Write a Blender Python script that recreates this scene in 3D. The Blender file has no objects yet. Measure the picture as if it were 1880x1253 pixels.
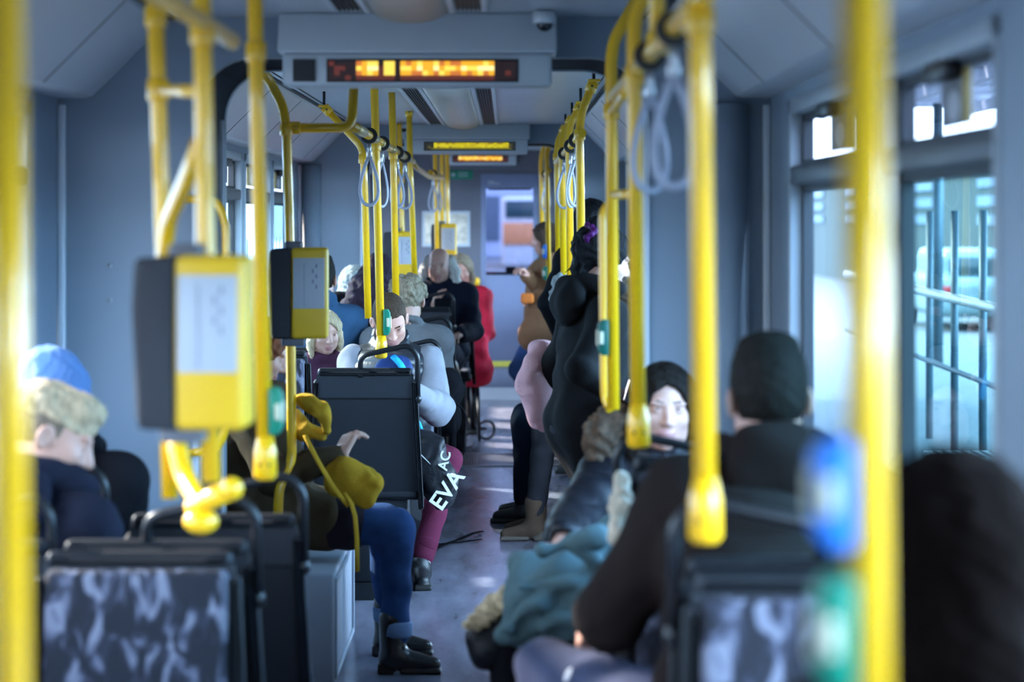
import bpy, bmesh, math, random
import numpy as np
from mathutils import Vector, Matrix, Quaternion
from math import sin, cos, pi, radians

random.seed(7)
SC = bpy.context.scene
COL = SC.collection

# ------------------------------------------------------------------ camera, sky, sun, exposure
F = 4300.0                 # focal length in pixels of the 1880 px wide frame
EYE = 1.65                 # lens height above the tram floor
VX, VY = 930.0, 400.0      # vanishing point of the tram's axis
XC = -0.285                # tram centre line (the photographer stands right of it)

cam_d = bpy.data.cameras.new('camera')
cam = bpy.data.objects.new('camera', cam_d)
COL.objects.link(cam)
cam.location = (0, 0, EYE)
cam.rotation_euler = (pi / 2, 0, 0)
cam_d.sensor_fit = 'HORIZONTAL'
cam_d.sensor_width = 23.5
cam_d.lens = F / 1880.0 * 23.5
cam_d.shift_x = (940.0 - VX) / 1880.0
cam_d.shift_y = (VY - 626.5) / 1880.0
cam_d.clip_start = 0.1
cam_d.clip_end = 400
cam_d.dof.use_dof = True
cam_d.dof.focus_distance = 10.6
cam_d.dof.aperture_fstop = 1.7
SC.camera = cam

world = bpy.data.worlds.new('sky')
SC.world = world
world.use_nodes = True
wn, wl = world.node_tree.nodes, world.node_tree.links
wn.clear()
w_out = wn.new('ShaderNodeOutputWorld')
w_bg = wn.new('ShaderNodeBackground')
w_tc = wn.new('ShaderNodeTexCoord')
w_sep = wn.new('ShaderNodeSeparateXYZ')
w_ramp = wn.new('ShaderNodeValToRGB')
w_ramp.color_ramp.elements[0].position = 0.0
w_ramp.color_ramp.elements[0].color = (0.78, 0.88, 1.0, 1)
w_ramp.color_ramp.elements[1].position = 0.6
w_ramp.color_ramp.elements[1].color = (0.66, 0.80, 1.0, 1)
wl.new(w_tc.outputs['Generated'], w_sep.inputs[0])
wl.new(w_sep.outputs['Z'], w_ramp.inputs[0])
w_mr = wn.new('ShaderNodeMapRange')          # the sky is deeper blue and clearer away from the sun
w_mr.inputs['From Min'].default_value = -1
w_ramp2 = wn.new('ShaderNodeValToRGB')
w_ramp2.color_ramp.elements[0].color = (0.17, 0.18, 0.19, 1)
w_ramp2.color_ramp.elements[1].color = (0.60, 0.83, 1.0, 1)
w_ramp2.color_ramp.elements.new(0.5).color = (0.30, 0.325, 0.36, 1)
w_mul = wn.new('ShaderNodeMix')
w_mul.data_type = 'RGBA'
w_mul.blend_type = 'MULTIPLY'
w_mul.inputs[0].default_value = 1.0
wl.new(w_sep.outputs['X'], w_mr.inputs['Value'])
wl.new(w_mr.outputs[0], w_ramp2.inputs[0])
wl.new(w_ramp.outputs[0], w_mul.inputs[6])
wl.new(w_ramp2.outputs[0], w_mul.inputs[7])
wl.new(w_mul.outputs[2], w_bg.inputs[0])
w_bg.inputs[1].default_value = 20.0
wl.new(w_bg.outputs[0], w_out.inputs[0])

sun_d = bpy.data.lights.new('sun', 'SUN')
sun_d.energy = 9.0
sun_d.angle = radians(2.5)
sun_d.color = (1.0, 0.90, 0.78)
sun = bpy.data.objects.new('sun', sun_d)
COL.objects.link(sun)
sun.rotation_euler = Vector((0.74, -0.46, -0.53)).to_track_quat('-Z', 'Y').to_euler()
sun.location = (-6, 14, 8)

SC.view_settings.view_transform = 'Standard'
SC.view_settings.look = 'None'
SC.view_settings.gamma = 1
SC.view_settings.use_curve_mapping = False
SC.view_settings.exposure = 1.32
SC.cycles.use_denoising = True
SC.cycles.max_bounces = 10
SC.cycles.transparent_max_bounces = 24
SC.cycles.sample_clamp_indirect = 6
SC.cycles.caustics_reflective = False
SC.cycles.caustics_refractive = False


# ------------------------------------------------------------------ helpers
def P(px, py, Y):
    """Point at depth Y seen at photo pixel (px, py)."""
    return Vector(((px - VX) * Y / F, Y, EYE - (py - VY) * Y / F))


def hx(s):
    s = s.lstrip('#')
    out = []
    for i in (0, 2, 4):
        v = int(s[i:i + 2], 16) / 255.0
        out.append(v / 12.92 if v <= 0.04045 else ((v + 0.055) / 1.055) ** 2.4)
    return tuple(out)


MATS = {}


def mat(name, col, rough=0.5, metal=0.0, var=0.12, vscale=6.0, bump=0.0, bscale=60.0, stretch=None, emit=None, estr=1.0, coat=0.0, spec=0.5, sheen=0.0):
    """Principled material whose colour wanders a little with a noise texture, plus optional bump."""
    if name in MATS:
        return MATS[name]
    m = bpy.data.materials.new(name)
    m.use_nodes = True
    n, l = m.node_tree.nodes, m.node_tree.links
    b = n['Principled BSDF']
    b.inputs['Roughness'].default_value = rough
    b.inputs['Metallic'].default_value = metal
    b.inputs['Specular IOR Level'].default_value = spec
    b.inputs['Coat Weight'].default_value = coat
    if sheen:
        b.inputs['Sheen Weight'].default_value = sheen
    tc = n.new('ShaderNodeTexCoord')
    mp = n.new('ShaderNodeMapping')
    l.new(tc.outputs['Object'], mp.inputs[0])
    if stretch:
        mp.inputs['Scale'].default_value = stretch
    nz = n.new('ShaderNodeTexNoise')
    nz.inputs['Scale'].default_value = vscale
    nz.inputs['Detail'].default_value = 5
    l.new(mp.outputs[0], nz.inputs[0])
    rp = n.new('ShaderNodeValToRGB')
    rp.color_ramp.elements[0].position = 0.3
    rp.color_ramp.elements[1].position = 0.7
    rp.color_ramp.elements[0].color = (*[c * (1 - var) for c in col], 1)
    rp.color_ramp.elements[1].color = (*[min(1, c * (1 + var)) for c in col], 1)
    l.new(nz.outputs[0], rp.inputs[0])
    l.new(rp.outputs[0], b.inputs['Base Color'])
    if bump:
        nb = n.new('ShaderNodeTexNoise')
        nb.inputs['Scale'].default_value = bscale
        nb.inputs['Detail'].default_value = 4
        l.new(mp.outputs[0], nb.inputs[0])
        bp = n.new('ShaderNodeBump')
        bp.inputs['Strength'].default_value = bump
        bp.inputs['Distance'].default_value = 0.01
        l.new(nb.outputs[0], bp.inputs['Height'])
        l.new(bp.outputs[0], b.inputs['Normal'])
    if emit:
        b.inputs['Emission Color'].default_value = (*emit, 1)
        b.inputs['Emission Strength'].default_value = estr
    MATS[name] = m
    return m


def glass(name, tint, refl=0.08):
    if name in MATS:
        return MATS[name]
    m = bpy.data.materials.new(name)
    m.use_nodes = True
    n, l = m.node_tree.nodes, m.node_tree.links
    n.clear()
    o = n.new('ShaderNodeOutputMaterial')
    mx = n.new('ShaderNodeMixShader')
    t = n.new('ShaderNodeBsdfTransparent')
    t.inputs[0].default_value = (*tint, 1)
    g = n.new('ShaderNodeBsdfGlossy')
    g.inputs['Roughness'].default_value = 0.01
    g.inputs[0].default_value = (0.9, 0.95, 1, 1)
    lw = n.new('ShaderNodeFresnel')
    lw.inputs[0].default_value = 1.45
    mm = n.new('ShaderNodeMath')
    mm.operation = 'MINIMUM'
    mm.inputs[1].default_value = refl
    l.new(lw.outputs[0], mm.inputs[0])
    l.new(mm.outputs[0], mx.inputs[0])
    l.new(t.outputs[0], mx.inputs[1])
    l.new(g.outputs[0], mx.inputs[2])
    l.new(mx.outputs[0], o.inputs[0])
    MATS[name] = m
    return m


def fabric_pattern(name):
    """The dark blue-black seat moquette with pale brush marks."""
    m = bpy.data.materials.new(name)
    m.use_nodes = True
    n, l = m.node_tree.nodes, m.node_tree.links
    b = n['Principled BSDF']
    b.inputs['Roughness'].default_value = 0.9
    tc = n.new('ShaderNodeTexCoord')
    mp = n.new('ShaderNodeMapping')
    mp.inputs['Scale'].default_value = (24, 24, 11)
    mp.inputs['Rotation'].default_value = (0, 0.35, 0)
    l.new(tc.outputs['Object'], mp.inputs[0])
    w = n.new('ShaderNodeTexNoise')
    w.inputs['Scale'].default_value = 0.9
    w.inputs['Detail'].default_value = 2.5
    w.inputs['Distortion'].default_value = 0.9
    l.new(mp.outputs[0], w.inputs[0])
    rp = n.new('ShaderNodeValToRGB')
    e = rp.color_ramp.elements
    e[0].position, e[0].color = 0.46, (0.006, 0.007, 0.014, 1)
    e[1].position, e[1].color = 0.62, (0.15, 0.155, 0.205, 1)
    k = rp.color_ramp.elements.new(0.52)
    k.color = (0.02, 0.022, 0.04, 1)
    k = rp.color_ramp.elements.new(0.57)
    k.color = (0.075, 0.08, 0.12, 1)
    l.new(w.outputs[0], rp.inputs[0])
    l.new(rp.outputs[0], b.inputs['Base Color'])
    nb = n.new('ShaderNodeTexNoise')
    nb.inputs['Scale'].default_value = 500
    l.new(tc.outputs['Object'], nb.inputs[0])
    bp = n.new('ShaderNodeBump')
    bp.inputs['Strength'].default_value = 0.3
    bp.inputs['Distance'].default_value = 0.003
    l.new(nb.outputs[0], bp.inputs['Height'])
    l.new(bp.outputs[0], b.inputs['Normal'])
    MATS[name] = m
    return m


def fillet(pts, rad=0.05, n=5):
    """Round the corners of a polyline."""
    pts = [Vector(p) for p in pts]
    out = [pts[0]]
    for i in range(1, len(pts) - 1):
        a, b, c = pts[i - 1], pts[i], pts[i + 1]
        d1, d2 = (a - b), (c - b)
        r = min(rad, d1.length * 0.45, d2.length * 0.45)
        p0, p1 = b + d1.normalized() * r, b + d2.normalized() * r
        for k in range(n + 1):
            t = k / n
            out.append(p0 * (1 - t) ** 2 + b * 2 * t * (1 - t) + p1 * t * t)
    out.append(pts[-1])
    return out


class MB:
    """Collects shapes into one mesh."""

    def __init__(self):
        self.bm = bmesh.new()

    def _mark(self, before, mi, smooth):
        for f in self.bm.faces:
            if f.index == -1 or f not in before:
                f.material_index = mi
                f.smooth = smooth

    def box(self, c, s, R=None, bev=0.0, mi=0, seg=2):
        bm = bmesh.new()
        bmesh.ops.create_cube(bm, size=1.0)
        for v in bm.verts:
            v.co = Vector((v.co.x * s[0], v.co.y * s[1], v.co.z * s[2]))
        if bev > 0:
            bmesh.ops.bevel(bm, geom=bm.edges[:], offset=min(bev, 0.45 * min(s)), segments=seg, affect='EDGES', profile=0.5)
        M = Matrix.Translation(Vector(c)) @ (R.to_4x4() if R else Matrix())
        bmesh.ops.transform(bm, matrix=M, verts=bm.verts)
        self._join(bm, mi, bev > 0)
        return self

    def _join(self, bm, mi, smooth):
        vm = {}
        for v in bm.verts:
            vm[v] = self.bm.verts.new(v.co)
        for f in bm.faces:
            try:
                nf = self.bm.faces.new([vm[v] for v in f.verts])
                nf.material_index = mi
                nf.smooth = smooth
            except ValueError:
                pass
        bm.free()

    def quad(self, pts, mi=0):
        f = self.bm.faces.new([self.bm.verts.new(Vector(p)) for p in pts])
        f.material_index = mi
        return self

    def prism(self, poly, depth, M=None, mi=0, bev=0.0, smooth=False):
        """2-D outline (x, z) extruded along y from 0 to depth, then moved by M."""
        bm = bmesh.new()
        a = [bm.verts.new((p[0], 0, p[1])) for p in poly]
        b = [bm.verts.new((p[0], depth, p[1])) for p in poly]
        n = len(poly)
        bm.faces.new(a)
        bm.faces.new(b[::-1])
        for i in range(n):
            bm.faces.new((a[i], b[i], b[(i + 1) % n], a[(i + 1) % n]))
        bmesh.ops.recalc_face_normals(bm, faces=bm.faces)
        if bev:
            bmesh.ops.bevel(bm, geom=bm.edges[:], offset=bev, segments=2, affect='EDGES', profile=0.5)
        if M is not None:
            bmesh.ops.transform(bm, matrix=M, verts=bm.verts)
        self._join(bm, mi, smooth or bev > 0)
        return self

    def tube(self, pts, r, seg=14, mi=0, cap=True, flat=None, closed=False):
        pts = [Vector(p) for p in pts]
        n = len(pts)
        rr = r if isinstance(r, (list, tuple)) else [r] * n
        rings = []
        t0 = (pts[1] - pts[0]).normalized()
        up = Vector((0, 0, 1)) if abs(t0.z) < 0.9 else Vector((0, 1, 0))
        u = t0.cross(up).normalized()
        prev = t0
        for i in range(n):
            if closed:
                t = (pts[(i + 1) % n] - pts[i - 1]).normalized()
            else:
                t = (pts[min(i + 1, n - 1)] - pts[max(i - 1, 0)]).normalized()
            q = prev.rotation_difference(t)
            u = (q @ u)
            u = (u - t * u.dot(t)).normalized()
            w = t.cross(u)
            prev = t
            a, b = (rr[i], rr[i]) if flat is None else (flat[0], flat[1])
            rings.append([self.bm.verts.new(pts[i] + u * (a * cos(2 * pi * k / seg)) + w * (b * sin(2 * pi * k / seg))) for k in range(seg)])
        m = n if closed else n - 1
        for i in range(m):
            A, B = rings[i], rings[(i + 1) % n]
            for k in range(seg):
                f = self.bm.faces.new((A[k], A[(k + 1) % seg], B[(k + 1) % seg], B[k]))
                f.material_index = mi
                f.smooth = True
        if cap and not closed:
            for ring in (rings[0][::-1], rings[-1]):
                f = self.bm.faces.new(ring)
                f.material_index = mi
        return self

    def ball(self, c, r, mi=0, R=None, u=16, v=10):
        bm = bmesh.new()
        bmesh.ops.create_uvsphere(bm, u_segments=u, v_segments=v, radius=1.0)
        r = (r, r, r) if not isinstance(r, (tuple, list)) else r
        M = Matrix.Translation(Vector(c)) @ (R.to_4x4() if R else Matrix()) @ Matrix.Diagonal((*r, 1))
        bmesh.ops.transform(bm, matrix=M, verts=bm.verts)
        self._join(bm, mi, True)
        return self

    def build(self, name, mats, parent=None, loc=None):
        bmesh.ops.recalc_face_normals(self.bm, faces=self.bm.faces[:])
        me = bpy.data.meshes.new(name)
        self.bm.to_mesh(me)
        self.bm.free()
        return link_mesh(name, me, mats, parent, loc)


def wloc(o):
    v = Vector(o.location)
    while o.parent:
        o = o.parent
        v += Vector(o.location)
    return v


def link_mesh(name, me, mats, parent=None, loc=None):
    """Vertices are given in world space; the object's origin moves to loc (or its parent's origin)."""
    for m in (mats if isinstance(mats, (list, tuple)) else [mats]):
        me.materials.append(m)
    o = bpy.data.objects.new(name, me)
    COL.objects.link(o)
    if parent is not None:
        me.transform(Matrix.Translation(-wloc(parent)))
        o.parent = parent
    elif loc is not None:
        me.transform(Matrix.Translation(-Vector(loc)))
        o.location = loc
    return o


def tag(o, label=None, cat=None, group=None, kind=None):
    if label:
        o['label'] = label
    if cat:
        o['category'] = cat
    if group:
        o['group'] = group
    if kind:
        o['kind'] = kind
    return o


def thing(name, label, cat, loc=(0, 0, 0), rotz=0.0, group=None):
    o = bpy.data.objects.new(name, None)
    o.empty_display_size = 0.1
    COL.objects.link(o)
    o.location = loc
    o.rotation_euler = (0, 0, rotz)
    return tag(o, label, cat, group)


KIDS = {}


def copy_tree(o, parent=None):
    c = o.copy()
    COL.objects.link(c)
    if parent is not None:
        c.parent = parent
    for ch in list(o.children):
        copy_tree(ch, c)
    return c


def struct(o, label=None):
    o['kind'] = 'structure'
    if label:
        o['label'] = label
    return o


# ------------------------------------------------------------------ smooth solids (signed distance + surface nets)
class SDF:
    def __init__(self):
        self.pr = []
        self.o = np.zeros(3)
        self.A = np.eye(3)

    def frame(self, o, r, f, u):
        self.o = np.array(o, float)
        self.A = np.array([list(r), list(f), list(u)], float).T
        return self

    def world(self):
        self.o = np.zeros(3)
        self.A = np.eye(3)
        return self

    def _p(self, p):
        return self.o + self.A @ np.array(p, float)

    def cap(self, a, b, ra, rb=None, mi=0, k=0.02, sub=False):
        rb = ra if rb is None else rb
        a, b = self._p(a), self._p(b)
        m = max(ra, rb)
        self.pr.append(('c', (a, b, ra, rb), np.minimum(a, b) - m, np.maximum(a, b) + m, mi, k, sub))
        return self

    def chain(self, pts, rs, mi=0, k=0.01):
        for i in range(len(pts) - 1):
            self.cap(pts[i], pts[i + 1], rs[i] if hasattr(rs, '__len__') else rs, rs[i + 1] if hasattr(rs, '__len__') else rs, mi, k)
        return self

    def ell(self, c, r, mi=0, k=0.02, sub=False, R=None):
        c = self._p(c)
        A = self.A if R is None else self.A @ np.array(R)
        e = np.abs(A) @ np.array(r, float)
        self.pr.append(('e', (c, np.array(r, float), A), c - e, c + e, mi, k, sub))
        return self

    def box(self, c, h, rad=0.01, mi=0, k=0.02, sub=False, R=None):
        c = self._p(c)
        A = self.A if R is None else self.A @ np.array(R)
        e = np.abs(A) @ np.array(h, float) + 0.0
        self.pr.append(('b', (c, np.array(h, float), A, rad), c - e, c + e, mi, k, sub))
        return self

    def scaled(self, c0, sc):
        if sc == 1.0:
            return self
        c0 = np.array(c0, float)
        for i, (kind, d, lo, hi, mi, k, sub) in enumerate(self.pr):
            mv = lambda p: c0 + (p - c0) * sc
            if kind == 'c':
                d = (mv(d[0]), mv(d[1]), d[2] * sc, d[3] * sc)
            elif kind == 'e':
                d = (mv(d[0]), d[1] * sc, d[2])
            else:
                d = (mv(d[0]), d[1] * sc, d[2], d[3] * sc)
            self.pr[i] = (kind, d, mv(lo), mv(hi), mi, k * sc, sub)
        return self

    @staticmethod
    def dist(kind, d, X, Y, Z):
        if kind == 'c':
            a, b, ra, rb = d
            ab = b - a
            L = max(float(ab @ ab), 1e-12)
            px, py, pz = X - a[0], Y - a[1], Z - a[2]
            t = np.clip((px * ab[0] + py * ab[1] + pz * ab[2]) / L, 0, 1)
            return np.sqrt((px - t * ab[0]) ** 2 + (py - t * ab[1]) ** 2 + (pz - t * ab[2]) ** 2) - (ra + (rb - ra) * t)
        c, r, A = d[0], d[1], d[2]
        px, py, pz = X - c[0], Y - c[1], Z - c[2]
        q = [px * A[0, i] + py * A[1, i] + pz * A[2, i] for i in range(3)]
        if kind == 'e':
            k0 = np.sqrt(sum((q[i] / r[i]) ** 2 for i in range(3)))
            k1 = np.sqrt(sum((q[i] / r[i] ** 2) ** 2 for i in range(3))) + 1e-9
            return k0 * (k0 - 1) / k1
        rad = d[3]
        g = [np.abs(q[i]) - (r[i] - rad) for i in range(3)]
        out = np.sqrt(sum(np.maximum(x, 0) ** 2 for x in g))
        return out + np.minimum(np.maximum(np.maximum(g[0], g[1]), g[2]), 0) - rad

    def mesh(self, name, v, wr=0.0, wf=30.0, seed=0.0, quilt=None):
        adds = [p for p in self.pr if not p[6]]
        lo = np.min([p[2] for p in adds], 0) - 4 * v
        hi = np.max([p[3] for p in adds], 0) + 4 * v
        n = np.ceil((hi - lo) / v).astype(int) + 1
        f = np.full(tuple(n), 1.0, np.float32)
        ax = [(lo[i] + v * np.arange(n[i])).astype(np.float32) for i in range(3)]
        for kind, d, l0, h0, mi, k, sub in self.pr:
            pad = k + 3 * v
            i0 = np.clip(np.floor((l0 - pad - lo) / v).astype(int), 0, n)
            i1 = np.clip(np.ceil((h0 + pad - lo) / v).astype(int) + 1, 0, n)
            if np.any(i1 <= i0):
                continue
            sl = tuple(slice(i0[j], i1[j]) for j in range(3))
            X = ax[0][sl[0]][:, None, None]
            Y = ax[1][sl[1]][None, :, None]
            Z = ax[2][sl[2]][None, None, :]
            dd = self.dist(kind, d, X, Y, Z)
            cur = f[sl]
            if sub:
                dd = -dd
                h = np.clip(0.5 - 0.5 * (cur - dd) / k, 0, 1)
                # smooth max
                f[sl] = cur * (1 - h) + dd * h + k * h * (1 - h)
            else:
                h = np.clip(0.5 + 0.5 * (cur - dd) / k, 0, 1)
                f[sl] = cur * (1 - h) + dd * h - k * h * (1 - h)
        s = f < 0
        cnt = np.zeros(tuple(n - 1), np.int8)
        offs = [(i, j, k) for i in (0, 1) for j in (0, 1) for k in (0, 1)]
        for i, j, k in offs:
            cnt += s[i:n[0] - 1 + i, j:n[1] - 1 + j, k:n[2] - 1 + k]
        act = (cnt > 0) & (cnt < 8)
        I = np.argwhere(act)
        idx = np.full(act.shape, -1, np.int64)
        idx[act] = np.arange(len(I))
        val = np.stack([f[I[:, 0] + i, I[:, 1] + j, I[:, 2] + k] for i, j, k in offs], 1)
        pos = np.zeros((len(I), 3))
        num = np.zeros((len(I), 1))
        for a in range(8):
            for b in range(a + 1, 8):
                oa, ob = np.array(offs[a]), np.array(offs[b])
                if np.abs(oa - ob).sum() != 1:
                    continue
                va, vb = val[:, a], val[:, b]
                m = (va < 0) != (vb < 0)
                den = np.where(m, va - vb, 1.0)
                t = np.where(m, va / den, 0)[:, None]
                pos += m[:, None] * (oa + t * (ob - oa))
                num += m[:, None]
        V = lo + v * (I + pos / np.maximum(num, 1))
        quads = []
        for axis in range(3):
            a1, a2 = (axis + 1) % 3, (axis + 2) % 3
            s0 = np.moveaxis(s, (axis, a1, a2), (0, 1, 2))
            ix = np.moveaxis(idx, (axis, a1, a2), (0, 1, 2))
            c = s0[:-1, 1:-1, 1:-1] != s0[1:, 1:-1, 1:-1]
            E = np.argwhere(c)
            if not len(E):
                continue
            i, j, k = E[:, 0], E[:, 1] + 1, E[:, 2] + 1
            q = np.stack([ix[i, j - 1, k - 1], ix[i, j, k - 1], ix[i, j, k], ix[i, j - 1, k]], 1)
            flip = ~s0[i, j, k]
            q[flip] = q[flip][:, ::-1]
            quads.append(q)
        Q = np.concatenate(quads)
        # material of each vertex: the nearest adding primitive
        mis = sorted(set(p[4] for p in adds))
        lab = np.zeros(len(V), int)
        if len(mis) > 1:
            best = np.full(len(V), 9.0)
            for kind, d, l0, h0, mi, k, sub in adds:
                dd = self.dist(kind, d, V[:, 0], V[:, 1], V[:, 2]) - (0.0015 if mi else 0)
                b = dd < best
                best[b] = dd[b]
                lab[b] = mi
        if wr or quilt:
            nrm = np.zeros_like(V)
            e1, e2 = V[Q[:, 2]] - V[Q[:, 0]], V[Q[:, 3]] - V[Q[:, 1]]
            fn = np.cross(e1, e2)
            for c in range(4):
                np.add.at(nrm, Q[:, c], fn)
            nrm /= np.linalg.norm(nrm, axis=1, keepdims=True) + 1e-9
            if wr:
                x, y, z = V.T
                w = np.sin(wf * (x * 0.8 + z * 0.9) + 2.2 * np.sin(wf * 0.45 * (y + 0.6 * z) + seed) + seed)
                w = w + 0.7 * np.sin(wf * 1.7 * (y * 0.9 - z * 0.5 + 0.3 * x) + 1.9 * np.sin(wf * 0.6 * (x - z)) + 2 * seed)
                V = V + nrm * (w * wr)[:, None]
            if quilt:
                per, amp, dr = quilt
                ph = (V @ np.array(dr)) / per
                V = V + nrm * (amp * (np.abs(np.sin(pi * ph)) ** 0.6 - 0.6))[:, None]
        me = bpy.data.meshes.new(name)
        me.from_pydata(V.tolist(), [], Q.tolist())
        me.polygons.foreach_set('use_smooth', [True] * len(me.polygons))
        if len(mis) > 1:
            me.polygons.foreach_set('material_index', lab[Q].max(1).tolist())
        me.update()
        return me

    def build(self, name, v, mats, parent=None, loc=None, **kw):
        return link_mesh(name, self.mesh(name, v, **kw), mats, parent, loc)


def join_meshes(name, meshes):
    bm = bmesh.new()
    for m in meshes:
        bm.from_mesh(m)
    me = bpy.data.meshes.new(name)
    bm.to_mesh(me)
    bm.free()
    for m in meshes:
        bpy.data.meshes.remove(m)
    return me
# ------------------------------------------------------------------ materials of the tram
YEL = mat('yellow_enamel', (0.86, 0.46, 0.006), 0.28, var=0.05, coat=0.3)
OCHRE = mat('yellow_box_plastic', (0.74, 0.43, 0.012), 0.42, var=0.05)
PANEL = mat('grey_wall_panel', (0.205, 0.255, 0.315), 0.5, var=0.04, vscale=2)
COVE = mat('cove_panel', (0.56, 0.58, 0.62), 0.33, var=0.03, vscale=2)
CEIL = mat('ceiling_panel', (0.46, 0.49, 0.53), 0.32, var=0.04, vscale=2)
FRAME = mat('grey_window_frame', (0.30, 0.34, 0.38), 0.4, var=0.05)
TRIM = mat('pale_trim', (0.55, 0.60, 0.66), 0.35, var=0.04)
RUBBER = mat('black_rubber', (0.012, 0.013, 0.016), 0.6)
BAR = mat('dark_vent_bar', (0.055, 0.06, 0.07), 0.45)
CHAR = mat('charcoal_shell', (0.010, 0.012, 0.017), 0.55, spec=0.3, var=0.1, bump=0.15, bscale=300)
CHARL = mat('charcoal_shell_lip', (0.018, 0.021, 0.028), 0.5, spec=0.3, var=0.1, bump=0.15, bscale=300)
BLACK = mat('black_plastic', (0.008, 0.009, 0.012), 0.35, spec=0.35)
WHITE = mat('white_plastic', (0.62, 0.66, 0.70), 0.4, var=0.03)
LABELW = mat('white_label', (0.42, 0.44, 0.48), 0.5, var=0.03)
GREEN = mat('green_button_plastic', (0.0, 0.20, 0.12), 0.4)
BLUE = mat('blue_button_plastic', (0.02, 0.20, 0.72), 0.4)
CREAM = mat('cream_button_face', (0.62, 0.58, 0.42), 0.4)
STEEL = mat('brushed_steel', (0.55, 0.55, 0.56), 0.28, metal=0.9)
BRASSY = mat('worn_rail_metal', (0.50, 0.38, 0.16), 0.3, metal=0.6)
STRAP = mat('grey_strap', (0.30, 0.31, 0.38), 0.35, var=0.1)
GL_CLEAR = glass('window_glass', (0.93, 0.97, 0.98), 0.10)
GL_TEAL = glass('tinted_window_glass', (0.25, 0.42, 0.46), 0.12)
GL_BLUE = glass('pale_tinted_glass', (0.66, 0.86, 0.93), 0.12)
GL_RIGHT = glass('lightly_tinted_glass', (0.45, 0.58, 0.68), 0.10)
GL_VENT = glass('grey_vent_glass', (0.34, 0.36, 0.42), 0.10)
GL_CAB = glass('cab_door_glass', (0.10, 0.105, 0.16), 0.08)
MOQ = fabric_pattern('seat_moquette')

# floor: dark vinyl with streaky wear along the aisle
FLOORM = mat('floor_vinyl', (0.20, 0.195, 0.25), 0.24, var=0.28, vscale=3.0, stretch=(3, 0.7, 1), bump=0.06, bscale=40)
PLATE = mat('turntable_plate', (0.075, 0.078, 0.095), 0.38, metal=0.3, var=0.2)

XL, XR = -1.385, 0.815
ZC, ZW = 2.27, 2.02            # ceiling, underside of the cove

o = MB().box((XC, 10.0, -0.05), (2.34, 23.6, 0.1)).build('floor', FLOORM)
struct(o, 'dark grey vinyl floor of the aisle')
for (ya, yb) in ((7.30, 7.90), (15.52, 16.30)):
    m = MB().box((XC, (ya + yb) / 2, 0.003), (1.34, yb - ya, 0.006))
    for y in (ya, yb):
        m.box((XC, y, 0.006), (1.36, 0.03, 0.01), mi=1)
    for k in range(9):
        m.box((XC - 0.06 + 0.018 * k, (ya + yb) / 2, 0.008), (0.006, yb - ya - 0.06, 0.006), mi=1)
    struct(m.build('floor_plate', [PLATE, STEEL]), 'metal turntable plate set in the floor at the joint')


def wall(side, ya, yb, wins, zbot=0.86, ztop=1.99):
    x0, x1 = (XL - 0.07, XL) if side == 'left' else (XR, XR + 0.07)
    xm = (x0 + x1) / 2
    m = MB()
    m.box((xm, (ya + yb) / 2, zbot / 2), (0.07, yb - ya, zbot))
    m.box((xm, (ya + yb) / 2, (ztop + 2.36) / 2), (0.07, yb - ya, 2.36 - ztop))
    ys = [ya] + [y for w in wins for y in w] + [yb]
    for i in range(0, len(ys), 2):
        if ys[i + 1] - ys[i] > 0.01:
            m.box((xm, (ys[i] + ys[i + 1]) / 2, (zbot + ztop) / 2), (0.07, ys[i + 1] - ys[i], ztop - zbot))
    struct(m.build('wall_' + side, PANEL))


WN = [0]


def window(side, ya, yb, lower, upper=None, zbot=0.86, ztop=1.99):
    """Framed side window: grey frame, black gasket, vent bar, an upper and a lower pane."""
    WN[0] += 1
    s = 1 if side == 'left' else -1
    xi = XL if side == 'left' else XR
    w = thing('window_%d' % WN[0], None, None, (xi, (ya + yb) / 2, zbot))
    w['kind'] = 'structure'
    zb1, zb2 = 1.742, 1.797
    xg = xi - s * 0.045
    fr = MB()
    fw = 0.045
    for (y, z, sy, sz) in ((ya + fw / 2, (zbot + ztop) / 2, fw, ztop - zbot), (yb - fw / 2, (zbot + ztop) / 2, fw, ztop - zbot),
                           ((ya + yb) / 2, zbot + fw / 2, yb - ya, fw), ((ya + yb) / 2, ztop - fw / 2, yb - ya, fw)):
        fr.box((xi - s * 0.025, y, z), (0.062, sy, sz), bev=0.006)
    fr.build('frame', FRAME, w)
    g = MB()
    gw = 0.03
    for (za, zb) in ((zbot + fw, zb1), (zb2, ztop - fw)):
        a, b = ya + fw, yb - fw
        for (y, z, sy, sz) in ((a + gw / 2, (za + zb) / 2, gw, zb - za), (b - gw / 2, (za + zb) / 2, gw, zb - za),
                               ((a + b) / 2, za + 0.008, b - a, 0.016), ((a + b) / 2, zb - 0.008, b - a, 0.016)):
            g.box((xg, y, z), (0.03, sy, sz))
    g.build('gasket', RUBBER, w)
    v = MB()
    v.box((xi - s * 0.022, (ya + yb) / 2, (zb1 + zb2) / 2), (0.055, yb - ya - 2 * fw + 0.01, zb2 - zb1), bev=0.01)
    v.build('vent_bar', BAR, w)
    h = MB()
    h.box((xi - s * 0.012, (ya + yb) / 2, ztop - fw - 0.012), (0.03, 0.22, 0.05), bev=0.01)
    h.build('vent_catch', BLACK, w)
    def sheet(z0, z1):
        return MB().quad([(xg, ya + fw, z0), (xg, yb - fw, z0), (xg, yb - fw, z1), (xg, ya + fw, z1)])
    p = sheet(zbot + fw, zb1)
    p.build('lower_pane', lower, w)
    p = sheet(zb2, ztop - fw)
    p.build('upper_pane', upper or GL_CLEAR, w)
    return w


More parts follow.
